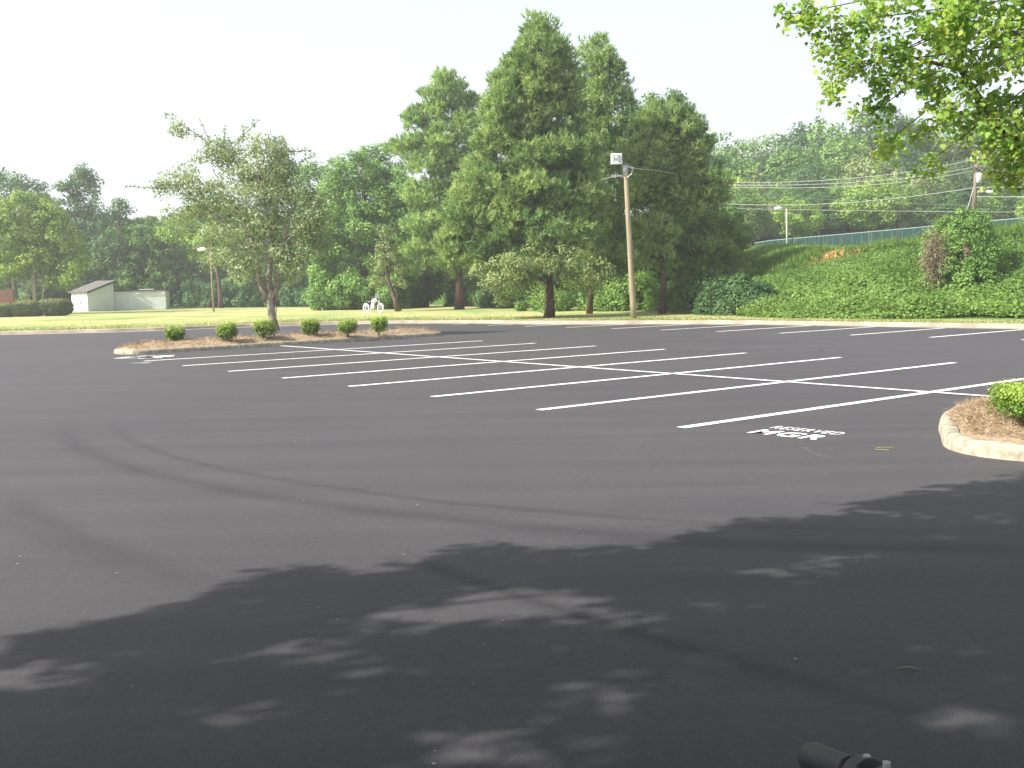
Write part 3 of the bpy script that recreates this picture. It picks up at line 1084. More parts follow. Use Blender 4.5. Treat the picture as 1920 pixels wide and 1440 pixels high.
pine_tree('pine_tree', 'slender pine with a ragged forked top right behind the biggest pine', 1105, 60, (1125, 80),
          [(1105, 95, 12, 22), (1128, 100, 14, 26), (1148, 118, 14, 20), (1120, 140, 32, 26), (1155, 150, 14, 22), (1140, 180, 32, 28), (1172, 185, 12, 26), (1110, 200, 32, 30), (1150, 230, 38, 30), (1115, 260, 42, 34),
           (1150, 300, 46, 34), (1110, 340, 44, 30), (1150, 370, 40, 30), (1120, 420, 46, 30), (1150, 450, 32, 22), (1125, 490, 46, 22), (1160, 505, 30, 16)],
          rc=.45, cover=.62, tufts=13, L=.26, wd=.045, k=7, r0=.16)
pine_tree('pine_tree', 'round-headed dark pine directly right of the wooden floodlight pole', 1241, 57, (1246, 205),
          [(1245, 222, 38, 24), (1215, 245, 28, 24), (1280, 240, 26, 26), (1210, 285, 32, 30), (1255, 275, 46, 30), (1300, 285, 30, 30), (1325, 320, 30, 26), (1230, 325, 45, 28), (1285, 330, 50, 32), (1345, 335, 20, 20),
           (1215, 370, 34, 22), (1290, 375, 42, 26), (1325, 370, 30, 20), (1240, 385, 30, 16), (1220, 425, 34, 18), (1255, 445, 22, 12), (1215, 480, 36, 16), (1250, 500, 22, 12)],
          rc=.42, cover=.68, tufts=15, L=.24, wd=.042, k=8, r0=.19)
pine_tree('pine_tree', 'short bushy pine with spreading low boughs at the right end of the group', 1298, 58.5, (1310, 430),
          [(1305, 440, 34, 14), (1345, 428, 32, 14), (1280, 470, 30, 14), (1330, 465, 46, 18), (1375, 455, 22, 12), (1300, 495, 32, 14), (1362, 495, 36, 18), (1330, 520, 40, 16), (1385, 520, 22, 14), (1280, 515, 20, 10)],
          rc=.38, cover=.8, tufts=15, L=.24, wd=.045, k=8, r0=.20)
broad_tree('vine_covered_tree', 'rounded leafy crown showing above the round-headed pine', 1262, 68,
           [(1258, 190, 34, 20), (1222, 188, 14, 16), (1240, 215, 32, 24), (1282, 205, 14, 18), (1250, 260, 36, 34), (1260, 330, 40, 40), (1262, 400, 40, 40)], L_OAK, L=.2, leaf=40, rc=.5, r0=.18)
broad_tree('leafy_tree', 'dark leafy tree filling the gap between the slender pine and the round-headed pine', 1185, 66,
           [(1188, 198, 12, 18), (1190, 225, 22, 26), (1180, 270, 30, 34), (1195, 330, 32, 40), (1180, 390, 40, 40), (1190, 450, 40, 40)], L_DARK, L=.2, leaf=44, rc=.5, cover=.6, r0=.16)
broad_tree('leafy_tree', 'drooping olive broadleaf tree tangled under the biggest pine', 1018, 53,
           [(960, 500, 44, 24), (1010, 480, 50, 28), (1070, 490, 50, 28), (930, 525, 34, 22), (990, 530, 34, 18), (1075, 525, 38, 22), (1120, 510, 30, 22), (905, 505, 26, 18), (940, 555, 18, 14), (1110, 540, 18, 14)],
           L_GREY, L=.13, leaf=40, rc=.38, cover=.6, r0=.05, per=7, top=(1020, 480))

# ------------------------------------------------------------------ leafy trees on the left and centre
broad_tree('leafy_tree', 'big light green oak-like tree between the island tree and the pines', 668, 88,
           [(690, 296, 40, 22), (660, 320, 46, 34), (722, 330, 40, 38), (756, 350, 24, 26), (770, 400, 30, 40), (775, 460, 30, 40), (640, 365, 44, 34), (700, 380, 52, 36), (742, 385, 22, 34), (625, 410, 44, 34), (680, 430, 60, 38), (738, 440, 26, 40), (610, 460, 38, 36), (650, 490, 54, 38),
            (715, 495, 44, 34), (605, 520, 34, 34), (660, 545, 44, 30), (600, 562, 26, 22), (700, 545, 30, 28)], L_OAK, L=.23, leaf=60, rc=.62, cover=.7, r0=.3)
broad_tree('leafy_tree', 'small crooked tree leaning left beside the white motorcycle on the lawn', 747, 77,
           [(728, 470, 22, 20), (712, 500, 24, 18), (745, 500, 18, 20), (722, 440, 12, 18), (750, 530, 14, 12), (705, 530, 14, 10)], L_GREY, L=.17, leaf=34, rc=.4, cover=.6, r0=.05, top=(725, 450),
           stems=[([(747, 584), (741, 560), (732, 540), (726, 515), (724, 480)], [.26, .19, .16, .12, .06]), ([(735, 545), (722, 528), (712, 505)], [.1, .07, .04])])
broad_tree('leafy_tree', 'rounded dark tree rising behind the right side of the island tree', 598, 116,
           [(600, 322, 32, 22), (570, 350, 26, 26), (610, 365, 34, 34), (585, 410, 40, 44), (590, 470, 44, 50), (590, 530, 40, 40)], L_OAK, L=.3, leaf=48, rc=.85, r0=.3)
broad_tree('leafy_tree', 'tall slim tree behind the centre of the island tree', 520, 118,
           [(515, 285, 20, 24), (535, 320, 28, 30), (500, 340, 30, 34), (530, 390, 40, 44), (510, 450, 44, 46), (520, 520, 44, 40)], L_DARK, L=.3, leaf=48, rc=.85, r0=.3)
broad_tree('leafy_tree', 'pale green tree behind the left side of the island tree', 415, 112,
           [(400, 395, 40, 26), (370, 420, 40, 30), (440, 420, 40, 34), (400, 460, 50, 40), (450, 480, 44, 40), (350, 400, 28, 24), (330, 430, 30, 30)], L_YEL, L=.28, leaf=46, rc=.8, r0=.26)
broad_tree('leafy_tree', 'wide rounded grey-green tree right behind the low white shed', 262, 123,
           [(265, 425, 30, 22), (235, 450, 26, 30), (285, 450, 50, 36), (325, 475, 34, 34), (250, 490, 44, 38), (300, 505, 50, 36), (225, 500, 18, 28), (335, 520, 24, 24), (270, 530, 50, 26)],
           L_OAK, L=.26, leaf=56, rc=.7, cover=.62, r0=.26)
broad_tree('leafy_tree', 'tall dark tree with a rounded narrow head above the sloped-roof shed', 150, 125,
           [(142, 330, 26, 22), (158, 350, 22, 24), (128, 360, 18, 20), (165, 380, 20, 24), (140, 385, 28, 28), (120, 400, 24, 30), (165, 420, 34, 34), (130, 440, 40, 40), (190, 450, 30, 40), (160, 490, 50, 44)],
           L_DARK, L=.32, leaf=48, rc=.85, r0=.32)
broad_tree('leafy_tree', 'dark shaggy tree just right of the tall narrow-headed tree', 218, 122,
           [(205, 410, 22, 26), (225, 400, 14, 18), (232, 380, 8, 10), (240, 430, 20, 24), (215, 450, 34, 34), (210, 500, 40, 40), (250, 480, 22, 40)], L_DARK, L=.3, leaf=44, rc=.8, r0=.28)
broad_tree('leafy_tree', 'far rounded tree at the left edge behind the broad lawn tree', 35, 124,
           [(35, 345, 26, 18), (62, 362, 30, 20), (5, 350, 24, 20), (-8, 325, 14, 14), (40, 395, 54, 34), (85, 400, 24, 26), (0, 420, 44, 44), (60, 440, 50, 44)], L_DARK, L=.32, leaf=48, rc=.9, r0=.3)
broad_tree('leafy_tree', 'broad light green tree with several pale trunks behind the clipped hedge', 66, 95,
           [(60, 385, 44, 24), (20, 395, 40, 28), (105, 410, 30, 26), (60, 430, 60, 34), (125, 450, 34, 34), (10, 450, 48, 38), (80, 480, 54, 34), (140, 490, 26, 26), (25, 500, 50, 28), (-20, 430, 40, 50), (-30, 490, 40, 40), (120, 520, 26, 20)],
           L_YEL, L=.24, leaf=56, rc=.66, cover=.62, r0=.12, bark=BARK_PALE,
           stems=[([(66, 578), (63, 545), (60, 500), (50, 450)], [.16, .13, .1, .05]), ([(58, 578), (52, 550), (45, 505)], [.1, .09, .05]), ([(75, 578), (82, 545), (92, 500)], [.1, .08, .05])])

# shared crowns for the wooded hillside and the tree line behind
def template(name, seed, mat, hgt, wid, L, leaf, rc):
    r = np.random.default_rng(seed)
    root = thing(name, (0, 0, 0), 'x', 'tree')
    bl = [(0, 0, hgt - wid * .3, wid * .3, wid * .3, wid * .3)]
    for k in range(9):
        a, f = r.uniform(0, 6.28), r.uniform(.25, .8)
        rr = wid * .34 * (1.0 if f < .6 else .8)
        bl.append((math.cos(a) * wid * .26, math.sin(a) * wid * .26, hgt * (.32 + .58 * f) - .5, rr, rr, rr * .8))
    cr, cl, own = broad_crown('crown', bl, rc, .5, leaf, L, mat, root)
    m = MB()
    limbs(m, (0, 0, -.3), (0, 0, hgt * .9), bl, cl, own, .22, per=3)
    m.build('trunk', BARK, root, smooth=True)
    return root


T = [template('hillside_tree', 11, L_OAK, 14, 9, .42, 30, 1.0), template('hillside_tree', 12, L_GREY, 13, 9, .42, 30, 1.0),
     template('hillside_tree', 13, L_DARK, 15, 8.5, .42, 30, 1.0), template('hillside_tree', 14, L_YEL, 12, 9, .42, 30, 1.0)]
KIND = ['mid green', 'grey-green', 'dark green', 'yellow-green']
used = [False] * 4


def place_t(k, px, ytop, D, label, group, wide=1.0):
    b = at(px, 600, D)
    gz = float(land(b[0], b[1]))
    zt = at(px, ytop, D)[2]
    hh = {0: 14, 1: 13, 2: 15, 3: 12}[k]
    s = (zt - gz) / hh
    o = T[k] if not used[k] else copy_thing(T[k])
    used[k] = True
    o.location = (b[0], b[1], gz)
    o.rotation_euler = (0, 0, rng.uniform(0, 6.28))
    o.scale = (s * wide, s * wide, s)
    o['label'] = label
    o['group'] = group
    return o


sky_x = [1290, 1320, 1350, 1390, 1420, 1450, 1480, 1510, 1560, 1600, 1650, 1700, 1750, 1800, 1900, 2000, 2200]
sky_y = [262, 252, 246, 262, 266, 250, 248, 218, 232, 205, 192, 215, 225, 208, 200, 200, 200]
ORD = ['first', 'second', 'third', 'fourth', 'fifth', 'sixth', 'seventh', 'eighth', 'ninth', 'tenth', 'eleventh', 'twelfth', 'thirteenth', 'fourteenth', 'fifteenth', 'sixteenth', 'seventeenth', 'eighteenth']
G1, G2, G3 = 'skyline trees of the wooded hillside', 'middle trees of the wooded hillside', 'front trees of the wooded hillside'
xl = [1300, 1345, 1385, 1425, 1462, 1510, 1552, 1598, 1650, 1705, 1755, 1805, 1870, 1940, 2020]
for i, x in enumerate(xl):
    k = [2, 0, 0, 1, 0, 2, 0, 0, 2, 0, 1, 0, 2, 0, 1][i]
    place_t(k, x, float(np.interp(x, sky_x, sky_y)), 150 + 8 * (i % 2), f'{KIND[k]} skyline tree of the right hillside wood, {ORD[i]} from the left', G1, 1.0)
xl = [1325, 1375, 1418, 1468, 1520, 1575, 1628, 1685, 1740, 1800, 1860, 1925, 1990]
for i, x in enumerate(xl):
    k = [1, 3, 1, 0, 2, 0, 1, 2, 0, 2, 1, 0, 2][i]
    place_t(k, x, float(np.interp(x, sky_x, sky_y)) + [70, 60, 52, 80, 70, 55, 75, 60, 62, 85, 70, 80, 70][i], 136 + 4 * (i % 3),
            f'{KIND[k]} tree in the middle row of the hillside wood, {ORD[i]} from the left', G2, .95)
xl = [1345, 1390, 1440, 1490, 1535, 1585, 1632, 1680, 1725, 1775, 1830, 1880, 1935, 2000]
yt = [375, 350, 375, 365, 350, 330, 325, 335, 320, 345, 350, 345, 360, 350]
for i, x in enumerate(xl):
    k = [1, 0, 1, 3, 2, 0, 3, 0, 1, 2, 0, 2, 3, 0][i]
    place_t(k, x, yt[i], 118 + 4 * (i % 3), f'{KIND[k]} tree in the front row of the hillside wood, {ORD[i]} from the left', G3, 1.25)
xl = [-150, -90, -35, 25, 85, 250, 310, 375, 440, 505, 560, 620, 680, 740, 800, 865, 930]
yt = [380, 360, 400, 390, 410, 418, 420, 400, 395, 380, 380, 370, 360, 400, 390, 380, 380]
for i, x in enumerate(xl):
    k = [2, 0, 2, 0, 2, 2, 0, 2, 0, 2, 1, 2, 0, 2, 0, 2, 0][i]
    place_t(k, x, yt[i] + 14, 134 + 5 * (i % 2), f'{KIND[k]} tree of the far line closing the lawn, {ORD[i]} from the left', 'far trees closing the lawn', 1.0)


# ------------------------------------------------------------------ undergrowth (nobody could count it)
def brush(name, line, height, width, n, L, mat, seed, label=None):
    """line: (px, D, height m) along the wood's edge"""
    r = np.random.default_rng(seed)
    Pn = np.array([[*at(px, 600, D)[:2], h] for px, D, h in line])
    d = np.concatenate([[0], np.cumsum(np.linalg.norm(np.diff(Pn[:, :2], axis=0), axis=1))])
    m = int(d[-1] * 4.5)
    t = r.uniform(0, d[-1], m)
    cx, cy, ch = (np.interp(t, d, Pn[:, k]) for k in range(3))
    cy = cy + r.uniform(0, width, m)
    cz = land(cx, cy) + r.uniform(.0, .95, m) * ch * height * (.55 + .45 * np.sin(cx * .9 + seed) ** 2)
    rr = r.uniform(.5, 1.15, m)
    cnt = int(1.7 * n) // m
    idx = np.repeat(np.arange(m), cnt)
    dd = unit(r.normal(size=(len(idx), 3)))
    P = np.column_stack([cx, cy, cz])[idx] + dd * rr[idx][:, None] * r.uniform(.5, 1, (len(idx), 1)) * np.array([1, 1, .8])
    P[:, 2] = np.maximum(P[:, 2], land(P[:, 0], P[:, 1]) + .02)
    tint = np.clip(r.normal(.42, .17, m)[idx] + r.normal(0, .15, len(idx)), 0, 1)
    o = np_mesh(name, leaf_quads(P, dd + np.array([0, 0, .5]) + r.normal(size=P.shape) * .4, L, .65), 4, mat, tint)
    tag(o, label, kind='stuff')
    return o


brush('undergrowth', [(-160, 104, 3), (40, 106, 3.5), (130, 121, 4), (330, 119, 3.6), (450, 115, 3.6), (590, 104, 3.6)], 1, 7, 52000, .26, L_DARK, 21)
brush('undergrowth', [(570, 88, 3.0), (640, 86, 2.4), (720, 84, 3.2), (800, 92, 4.0), (860, 92, 4), (960, 84, 4)], 1, 5, 52000, .2, L_OAK, 22)
brush('undergrowth', [(900, 80, 5), (1000, 76, 5), (1100, 72, 5), (1180, 69, 5), (1260, 66, 5.5), (1330, 63, 5), (1375, 59, 4)], 1, 7, 90000, .2, L_DARK, 23)
brush('undergrowth', [(960, 70, 1.8), (1070, 66, 2.0), (1160, 64, 2.4), (1250, 62, 1.6), (1310, 60, 1.4)], 1, 2, 20000, .16, L_KUDZU, 26)
brush('undergrowth', [(1310, 56, 1.3), (1350, 52, 1.9), (1400, 50.5, 2.4), (1440, 49.5, 1.6), (1470, 49, 1.0)], 1, 4, 30000, .15, L_DARK, 24)
brush('undergrowth', [(1300, 70, 4.5), (1340, 72, 5.5), (1368, 72, 4), (1395, 74, .6)], 1, 5, 34000, .2, L_OAK, 25)

# wood behind everything, too far to count
def far_wood():
    r = np.random.default_rng(5)
    n = 110000
    px = r.uniform(-500, 2500, n)
    D = r.uniform(165, 185, n)
    d = np.stack([(px - 960) / F_PX * D, D], -1)
    gz = land(d[:, 0], d[:, 1])
    h = 9 + 2.5 * waves(d[:, 0], d[:, 1] * 0, .22, 4)
    z = gz + r.uniform(0, 1, n) ** .9 * h
    P = np.column_stack([d, z])
    o = np_mesh('far_wood', leaf_quads(P, r.normal(size=P.shape) + np.array([0, -.6, .4]), 1.1, .8), 4, L_DARK, np.clip(r.normal(.4, .2, n), 0, 1))
    tag(o, 'dark far wood closing the view behind the single trees', kind='stuff')


far_wood()


# ------------------------------------------------------------------ the kudzu bank
def kudzu():
    r = np.random.default_rng(31)
    n = 330000
    x = r.uniform(9, 34, n)
    y = r.uniform(34, 66, n)
    s = foot_dist(x, y)
    ok = (s > -.6) & (s < 15) & (x / y < .56)
    cm = clay_mask(x, y)
    ok &= r.uniform(0, 1, n) > cm * 1.6
    edge = waves(x, y, 1.1, 40)
    ok &= (s > .0 + .5 * edge)
    x, y, s = x[ok], y[ok], s[ok]
    lump = .5 + .5 * waves(x, y, 1.5, 41)
    lump2 = .5 + .5 * waves(x, y, 4.2, 42)
    low = np.clip(1.4 - s / 5.0, .25, 1.3)
    low = low * (1 - .92 * np.exp(-((x - CLAY[0]) ** 2 + (y - CLAY[1] + 1) ** 2) / 14))
    lump0 = .5 + .5 * waves(x, y, .7, 47)
    z = land(x, y) + (.6 * lump0 ** 2 + .55 * lump ** 2 + .22 * lump2) * low * np.clip(s / .8, .2, 1) + r.uniform(-.12, .08, len(x))
    g_ = np.stack([waves(x + .2, y, 1.5, 41) - waves(x - .2, y, 1.5, 41), waves(x, y + .2, 1.5, 41) - waves(x, y - .2, 1.5, 41)], -1)
    N = np.column_stack([-g_[:, 0] * .8, -.25 - g_[:, 1] * .8, np.full(len(x), .8)]) + r.normal(size=(len(x), 3)) * .38
    tint = np.clip(.38 + .22 * waves(x, y, .45, 43) + .12 * lump2 + r.normal(0, .15, len(x)), 0, 1)
    size = np.where(s < 4.5, .15, .10)
    P = np.column_stack([x, y, z])
    V = leaf_quads(P, N, size, .75)
    o = np_mesh('kudzu', V, 4, L_KUDZU, tint)
    tag(o, 'lumpy sheet of bright green kudzu vines covering the slope right of the pines', kind='stuff')
    # taller weeds along the crest
    m = 4500
    x = r.uniform(12, 33, m)
    y = np.interp(x, FOOT[:, 0], FOOT[:, 1]) + r.uniform(12.5, 16.5, m)
    cm = clay_mask(x, y)
    h = .25 + .45 * np.clip(waves(x, y, .9, 44), 0, 1)
    keep = (r.uniform(0, 1, m) > cm) & (x / y < .56)
    x, y, h = x[keep], y[keep], h[keep]
    P = np.column_stack([x, y, land(x, y) + .0])
    V = needle_tris(P, r.normal(size=P.shape) * .25 + np.array([0, 0, 1]), .42, .05, 4)
    o = np_mesh('weeds', V, 3, L_KUDZU, np.clip(r.normal(.35, .2, len(P) * 4), 0, 1))
    tag(o, 'tall pale weeds fringing the top of the bank', kind='stuff')


kudzu()

# kudzu-smothered stump on the slope
MDD = 46.0
mb0 = at(1812, 600, MDD)
mb0[2] = land(mb0[0], mb0[1])
kr = thing('vine_mound', mb0, 'tall domed mound of kudzu vines with a brown dead patch on the bank', 'vine mound')
kb_ = px_blobs([(1802, 455, 52, 60), (1785, 490, 52, 64), (1830, 500, 54, 62), (1805, 530, 70, 50), (1768, 460, 34, 46), (1860, 535, 40, 40), (1762, 520, 36, 44), (1826, 440, 36, 42)], MDD, .9, .05)
cr, cl, own = broad_crown('foliage', kb_, .26, .8, 40, .11, L_OAK, None, core=.9)
n = 900
# dead stems hang on the mound's left face
u_ = rng.normal(size=(n, 2))
px_ = 1752 + u_[:, 0] * 8
py_ = 480 + u_[:, 1] * 22
P = np.array([at(a, b, MDD - 1.0 + .012 * (1770 - a)) for a, b in zip(px_, py_)])
P += rng.normal(size=P.shape) * .1
dv = np_mesh('dead_vines', needle_tris(P, rng.normal(size=P.shape) * .5 + np.array([0, 0, -.7]), .34, .03, 2), 3, L_DEAD, np.clip(rng.normal(.5, .25, n * 2), 0, 1))
dv['label'] = 'brown dried vine tangle on the left face of the mound'
m = MB()
m.tube([mb0 - np.array([0, 0, .2]), mb0 + np.array([.1, .2, 1.0]), mb0 + np.array([0, .3, 1.8])], [.25, .18, .1], 10)
tr = m.build('stump', BARK, None, smooth=True)
localise(kr, cr, dv, tr)


# ------------------------------------------------------------------ hedge and low bushes by the sign
HD = 87.0
for (x0, w_, hgt, lab) in ((8, 46, 26, 'clipped dark hedge bush at the far left edge, under the brown sign'),
                           (56, 58, 30, 'middle clipped dark hedge bush beside the brown sign'),
                           (104, 58, 32, 'rounded clipped hedge bush nearest the white shed')):
    b = at(x0, 592, HD)
    root = thing('hedge_bush', (b[0], b[1], .13), lab, 'hedge', 'clipped hedge row by the sign')
    k = HD / F_PX
    w2, h2 = w_ * k, hgt * k
    n = 9000
    d = unit(rng.normal(size=(n, 3)))
    e = np.sign(d) * np.abs(d) ** .78
    P = e * np.array([w2 * .54, w2 * .42, h2 * .5]) * rng.uniform(.88, 1.04, (n, 1)) + np.array([0, 0, h2 * .5])
    P[:, 2] = np.maximum(P[:, 2], .03)
    tint = np.clip(.25 + .45 * (P[:, 2] / h2 > .8) + rng.normal(0, .15, n), 0, 1)  # paler leaf tint on top paints in the sunlit hedge tops
    np_mesh('foliage', leaf_quads(P, d + rng.normal(size=(n, 3)) * .5, .12, .6), 4, L_HEDGE, tint, root)
    m = MB()
    for q in range(5):
        m.tube([(0, 0, -.05), (rng.normal() * w2 * .15, rng.normal() * .2, h2 * .4), (rng.normal() * w2 * .25, rng.normal() * .3, h2 * .8)], [.04, .03, .012], 5)
    m.build('stem', BARK, root)

# brown board sign
b = at(12, 592, 90)
sg = thing('board_sign', (b[0], b[1], .13), 'brown boarded sign standing behind the hedge at the left edge', 'sign')
BR = solid('brown_board', (.16, .075, .055), .8, noise=.25, scale=3, spec=.2, stretch=(1, 1, 8))
m = MB()
for i in range(5):
    m.box((-1.0, 0, 1.12 + i * .25), (3.4, .05, .238))
m.build('board_panel', BR, sg, bevel=.006)
for sx in (-2.5, .62):
    MB().box((sx, .08, 1.05), (.14, .11, 2.4)).build('post', BR, sg)

# ------------------------------------------------------------------ white sheds
SIDING = solid('white_siding', (.74, .77, .75), .6, noise=.05, scale=2, spec=.3)
ROOFM = solid('grey_shingle', (.16, .155, .15), .9, noise=.3, scale=6, spec=.1)
TRIM = solid('dark_trim', (.09, .075, .07), .7)


def slab(mb, pts, th):
    """thin solid from a planar quad"""
    P = [Vector(p) for p in pts]
    nn = (P[1] - P[0]).cross(P[2] - P[0]).normalized() * th
    V = [tuple(p) for p in P] + [tuple(p + nn) for p in P]
    mb.add(V, [(3, 2, 1, 0), (4, 5, 6, 7), (0, 1, 5, 4), (1, 2, 6, 5), (2, 3, 7, 6), (3, 0, 4, 7)])


def shed_a():
    A = at(165, 579, 108)      # near left corner of the side wall
    B = at(215, 580, 111.5)
    Dn = at(135, 577, 109)     # far corner of the door front
    A[2] = B[2] = Dn[2] = .13
    root = thing('storage_shed', A, 'white shed with a steep single-pitch grey roof and double doors', 'shed')
    lo, hi = 2.35, 3.05
    zl = at(165, 547.5, 108)[2] - .13
    zh = at(212, 528, 111.5)[2] - .13
    a, b_, c = np.zeros(3), B - A, Dn - A
    a[2] = b_[2] = c[2] = 0
    d_ = b_ + c
    up = lambda p, z: np.array([p[0], p[1], z])
    m = MB()
    m.add([a, b_, up(b_, zh), up(a, zl)], [(0, 1, 2, 3)])
    m.add([c, a, up(a, zl), up(c, zl)], [(0, 1, 2, 3)])
    m.add([b_, d_, up(d_, zh), up(b_, zh)], [(0, 1, 2, 3)])
    m.add([d_, c, up(c, zl), up(d_, zh)], [(0, 1, 2, 3)])
    # battens on the walls
    for t in np.linspace(.04, .96, 9):
        p = a + (b_ - a) * t
        z = zl + (zh - zl) * t
        m.box((p[0] + .0, p[1] - .003, z / 2), (.03, .008, z - .03), math.atan2(b_[1], b_[0]))
    m.build('wall', SIDING, root)
    r = MB()
    e1, e2 = unit(b_ - a) * .25, unit(c - a) * .3
    q = [a - e1 - e2, b_ + e1 * .6 - e2, d_ + e1 * .6 + e2, c - e1 + e2]
    sl = (zh - zl) / np.linalg.norm(b_)
    zz = [zl - sl * .25, zh + sl * .15, zh + sl * .15, zl - sl * .25]
    slab(r, [(p[0], p[1], z + .01) for p, z in zip(q, zz)], .09)
    rf = r.build('roof', ROOFM, root)
    t = MB()
    p, s = q[0], q[1]
    dd = unit(np.array([-e2[0], -e2[1], 0])) * .03
    t.add([(p[0] + dd[0], p[1] + dd[1], zz[0] - .08), (s[0] + dd[0], s[1] + dd[1], zz[1] - .08), (s[0] + dd[0], s[1] + dd[1], zz[1] + .14), (p[0] + dd[0], p[1] + dd[1], zz[0] + .14),
           (p[0], p[1], zz[0] - .08), (s[0], s[1], zz[1] - .08), (s[0], s[1], zz[1] + .14), (p[0], p[1], zz[0] + .14)],
          [(0, 1, 2, 3), (7, 6, 5, 4), (0, 4, 5, 1), (3, 2, 6, 7)])
    t.build('fascia', TRIM, rf)
    # double doors in the left front
    cd = unit(c - a)
    nd = np.array([cd[1], -cd[0], 0])
    nd = nd if nd[1] < 0 else -nd
    wl = np.linalg.norm(c)
    for k in (0, 1):
        p = a + cd * wl * (.28 + .26 * k) + nd * .03
        dm = MB().box((p[0], p[1], zl * .46), (wl * .24, .05, zl * .84), math.atan2(cd[1], cd[0]))
        do = dm.build('door', solid('door_white', (.80, .80, .78), .5), root, bevel=.01)
        hp = a + cd * wl * (.39 + .04 * k) + nd * .07
        MB().box((hp[0], hp[1], zl * .45), (.05, .04, .16), math.atan2(cd[1], cd[0])).build('handle', TRIM, do)
    return root


shed_a()


def shed_b():
    A = at(215.5, 580, 112)
    B = at(312, 582.5, 113)
    A[2] = B[2] = .13
    root = thing('storage_shed', A, 'long low flat-roofed white shed with two small wall lamps', 'shed')
    b_ = B - A
    b_[2] = 0
    h = at(310, 545, 113)[2] - .13
    n2 = unit(np.array([-b_[1], b_[0], 0])) * 3.2
    a = np.zeros(3)
    up = lambda p, z: np.array([p[0], p[1], z])
    m = MB()
    for p, q in ((a, b_), (b_, b_ + n2), (b_ + n2, n2), (n2, a)):
        m.add([p, q, up(q, h), up(p, h)], [(0, 1, 2, 3)])
    rz = math.atan2(b_[1], b_[0])
    for t in np.linspace(.02, .98, 15):
        p = b_ * t
        m.box((p[0], p[1] - .003, h / 2), (.03, .008, h - .02), rz)
    m.build('wall', SIDING, root)
    r = MB()
    c = (b_ + n2) / 2
    r.box((c[0], c[1], h + .06), (np.linalg.norm(b_) + .3, 3.5, .12), rz)
    rf = r.build('roof', TRIM, root)
    MB().box((c[0] + .9, c[1] - 1.2, h + .18), (1.5, .5, .10), rz).build('roof_vent', solid('vent_white', (.7, .7, .68), .5), rf)
    for t in (.47, .975):
        p = b_ * t
        l = MB().box((p[0], p[1] - .08, h - .22), (.14, .14, .1), rz)
        for s in (-.09, .09):
            l.tube([(p[0] + s, p[1] - .1, h - .24), (p[0] + s * 1.4, p[1] - .26, h - .32)], [.05, .085], 8)
        l.build('wall_lamp', solid('lamp_white', (.8, .8, .78), .4), root)


shed_b()

# ------------------------------------------------------------------ poles, lamps, wires
WOODP = solid('pole_wood', (.30, .25, .17), .85, noise=.25, scale=5, bump=.3, spec=.1, stretch=(1, 1, .1))
WOODR = solid('pole_wood_red', (.21, .16, .135), .85, noise=.25, scale=5, spec=.1, stretch=(1, 1, .1))
METAL = solid('galvanised_metal', (.50, .51, .52), .45, .6)
WHITE = solid('white_enamel', (.80, .81, .82), .4)
DARKM = solid('dark_metal', (.05, .05, .055), .5, .4)
WIREM = solid('wire_grey', (.42, .42, .42), .5)

# wooden pole with a floodlight
PD = 50.5
base, topp = at(1188.5, 597, PD), at(1172.5, 310, PD)
base[2] = .13
pr = thing('floodlight_pole', base, 'leaning wooden pole with a square white floodlight at its top', 'light pole')
loc = lambda p: np.array(p) - base
rad = np.linspace(.15, .105, 10)
MB().tube([loc(base + (topp - base) * t + np.array([0, 0, -.1 if t == 0 else 0])) for t in np.linspace(0, 1, 10)], rad, 12).build('pole', WOODP, pr, smooth=True)
MB().tube([loc(at(1172.5, y, PD)) for y in (309, 318, 330)], [.125, .125, .122], 12).build('pole_cap', METAL, pr, smooth=True)
lc = loc(at(1156, 298, PD - .25))
fl = MB()
fl.box(lc, (.50, .26, .50), .12, taper=.98)
f_ = fl.build('floodlight', WHITE, pr, bevel=.02)
m = MB()
for dx in (-.15, .05, .14):
    m.box(lc + np.array([dx + .02, -.145, .02]), (.05 + .03 * (dx > 0), .02, .30), .12)
m.box(lc + np.array([.0, -.147, .0]), (.34, .018, .05), .12)
m.build('lamp_glass', solid('lamp_glass', (.36, .38, .40), .2), f_)
MB().tube([lc + np.array([.15, .05, -.1]), loc(at(1168, 312, PD)), loc(at(1173, 320, PD))], [.035, .035, .03], 8).build('bracket', METAL, pr)
m = MB()
m.tube([loc(at(1176, 333, PD - .15)), loc(at(1184, 326, PD - .15)), loc(at(1188, 314, PD - .15))], .018, 6)
m.tube([loc(at(1166, 331, PD - .15)), loc(at(1176, 333, PD - .15))], .016, 6)
m.tube([loc(at(1178, 312, PD - .15)), loc(at(1187, 316, PD - .15))], .05, 8)
m.build('cable_clamp', METAL, pr)


def cobra_lamp(name, label, xb, yb, xt, yt, D, arm_px, mat, wood=False, gz=None, ph=1):
    b, t = at(xb, yb, D), at(xt, yt, D)
    b[2] = float(land(b[0], b[1])) if gz is None else gz
    root = thing(name, b, label, 'street lamp')
    l = lambda p: np.array(p) - b
    MB().tube([l(b) - np.array([0, 0, .1]), l(b + (t - b) * .5), l(t)], [.085, .075, .065], 10).build('pole', mat, root, smooth=True)
    k = D / F_PX
    e = t + np.array([arm_px * k, -.1, .05])
    MB().tube([l(t), l(t + (e - t) * .5 + np.array([0, 0, .08])), l(e)], [.035, .03, .03], 8).build('arm', METAL, root)
    sgn = math.copysign(1, arm_px)
    MB().tube([l(e) - np.array([sgn * .05, 0, 0]), l(e) + np.array([sgn * .15, 0, .0]), l(e) + np.array([sgn * .45, 0, -.03]), l(e) + np.array([sgn * .7, 0, -.05]), l(e) + np.array([sgn * .76, 0, -.05])],
              [.05, .12, .17, .13, .04], 12).build('lamp_head', WHITE, root, smooth=True)
    return root


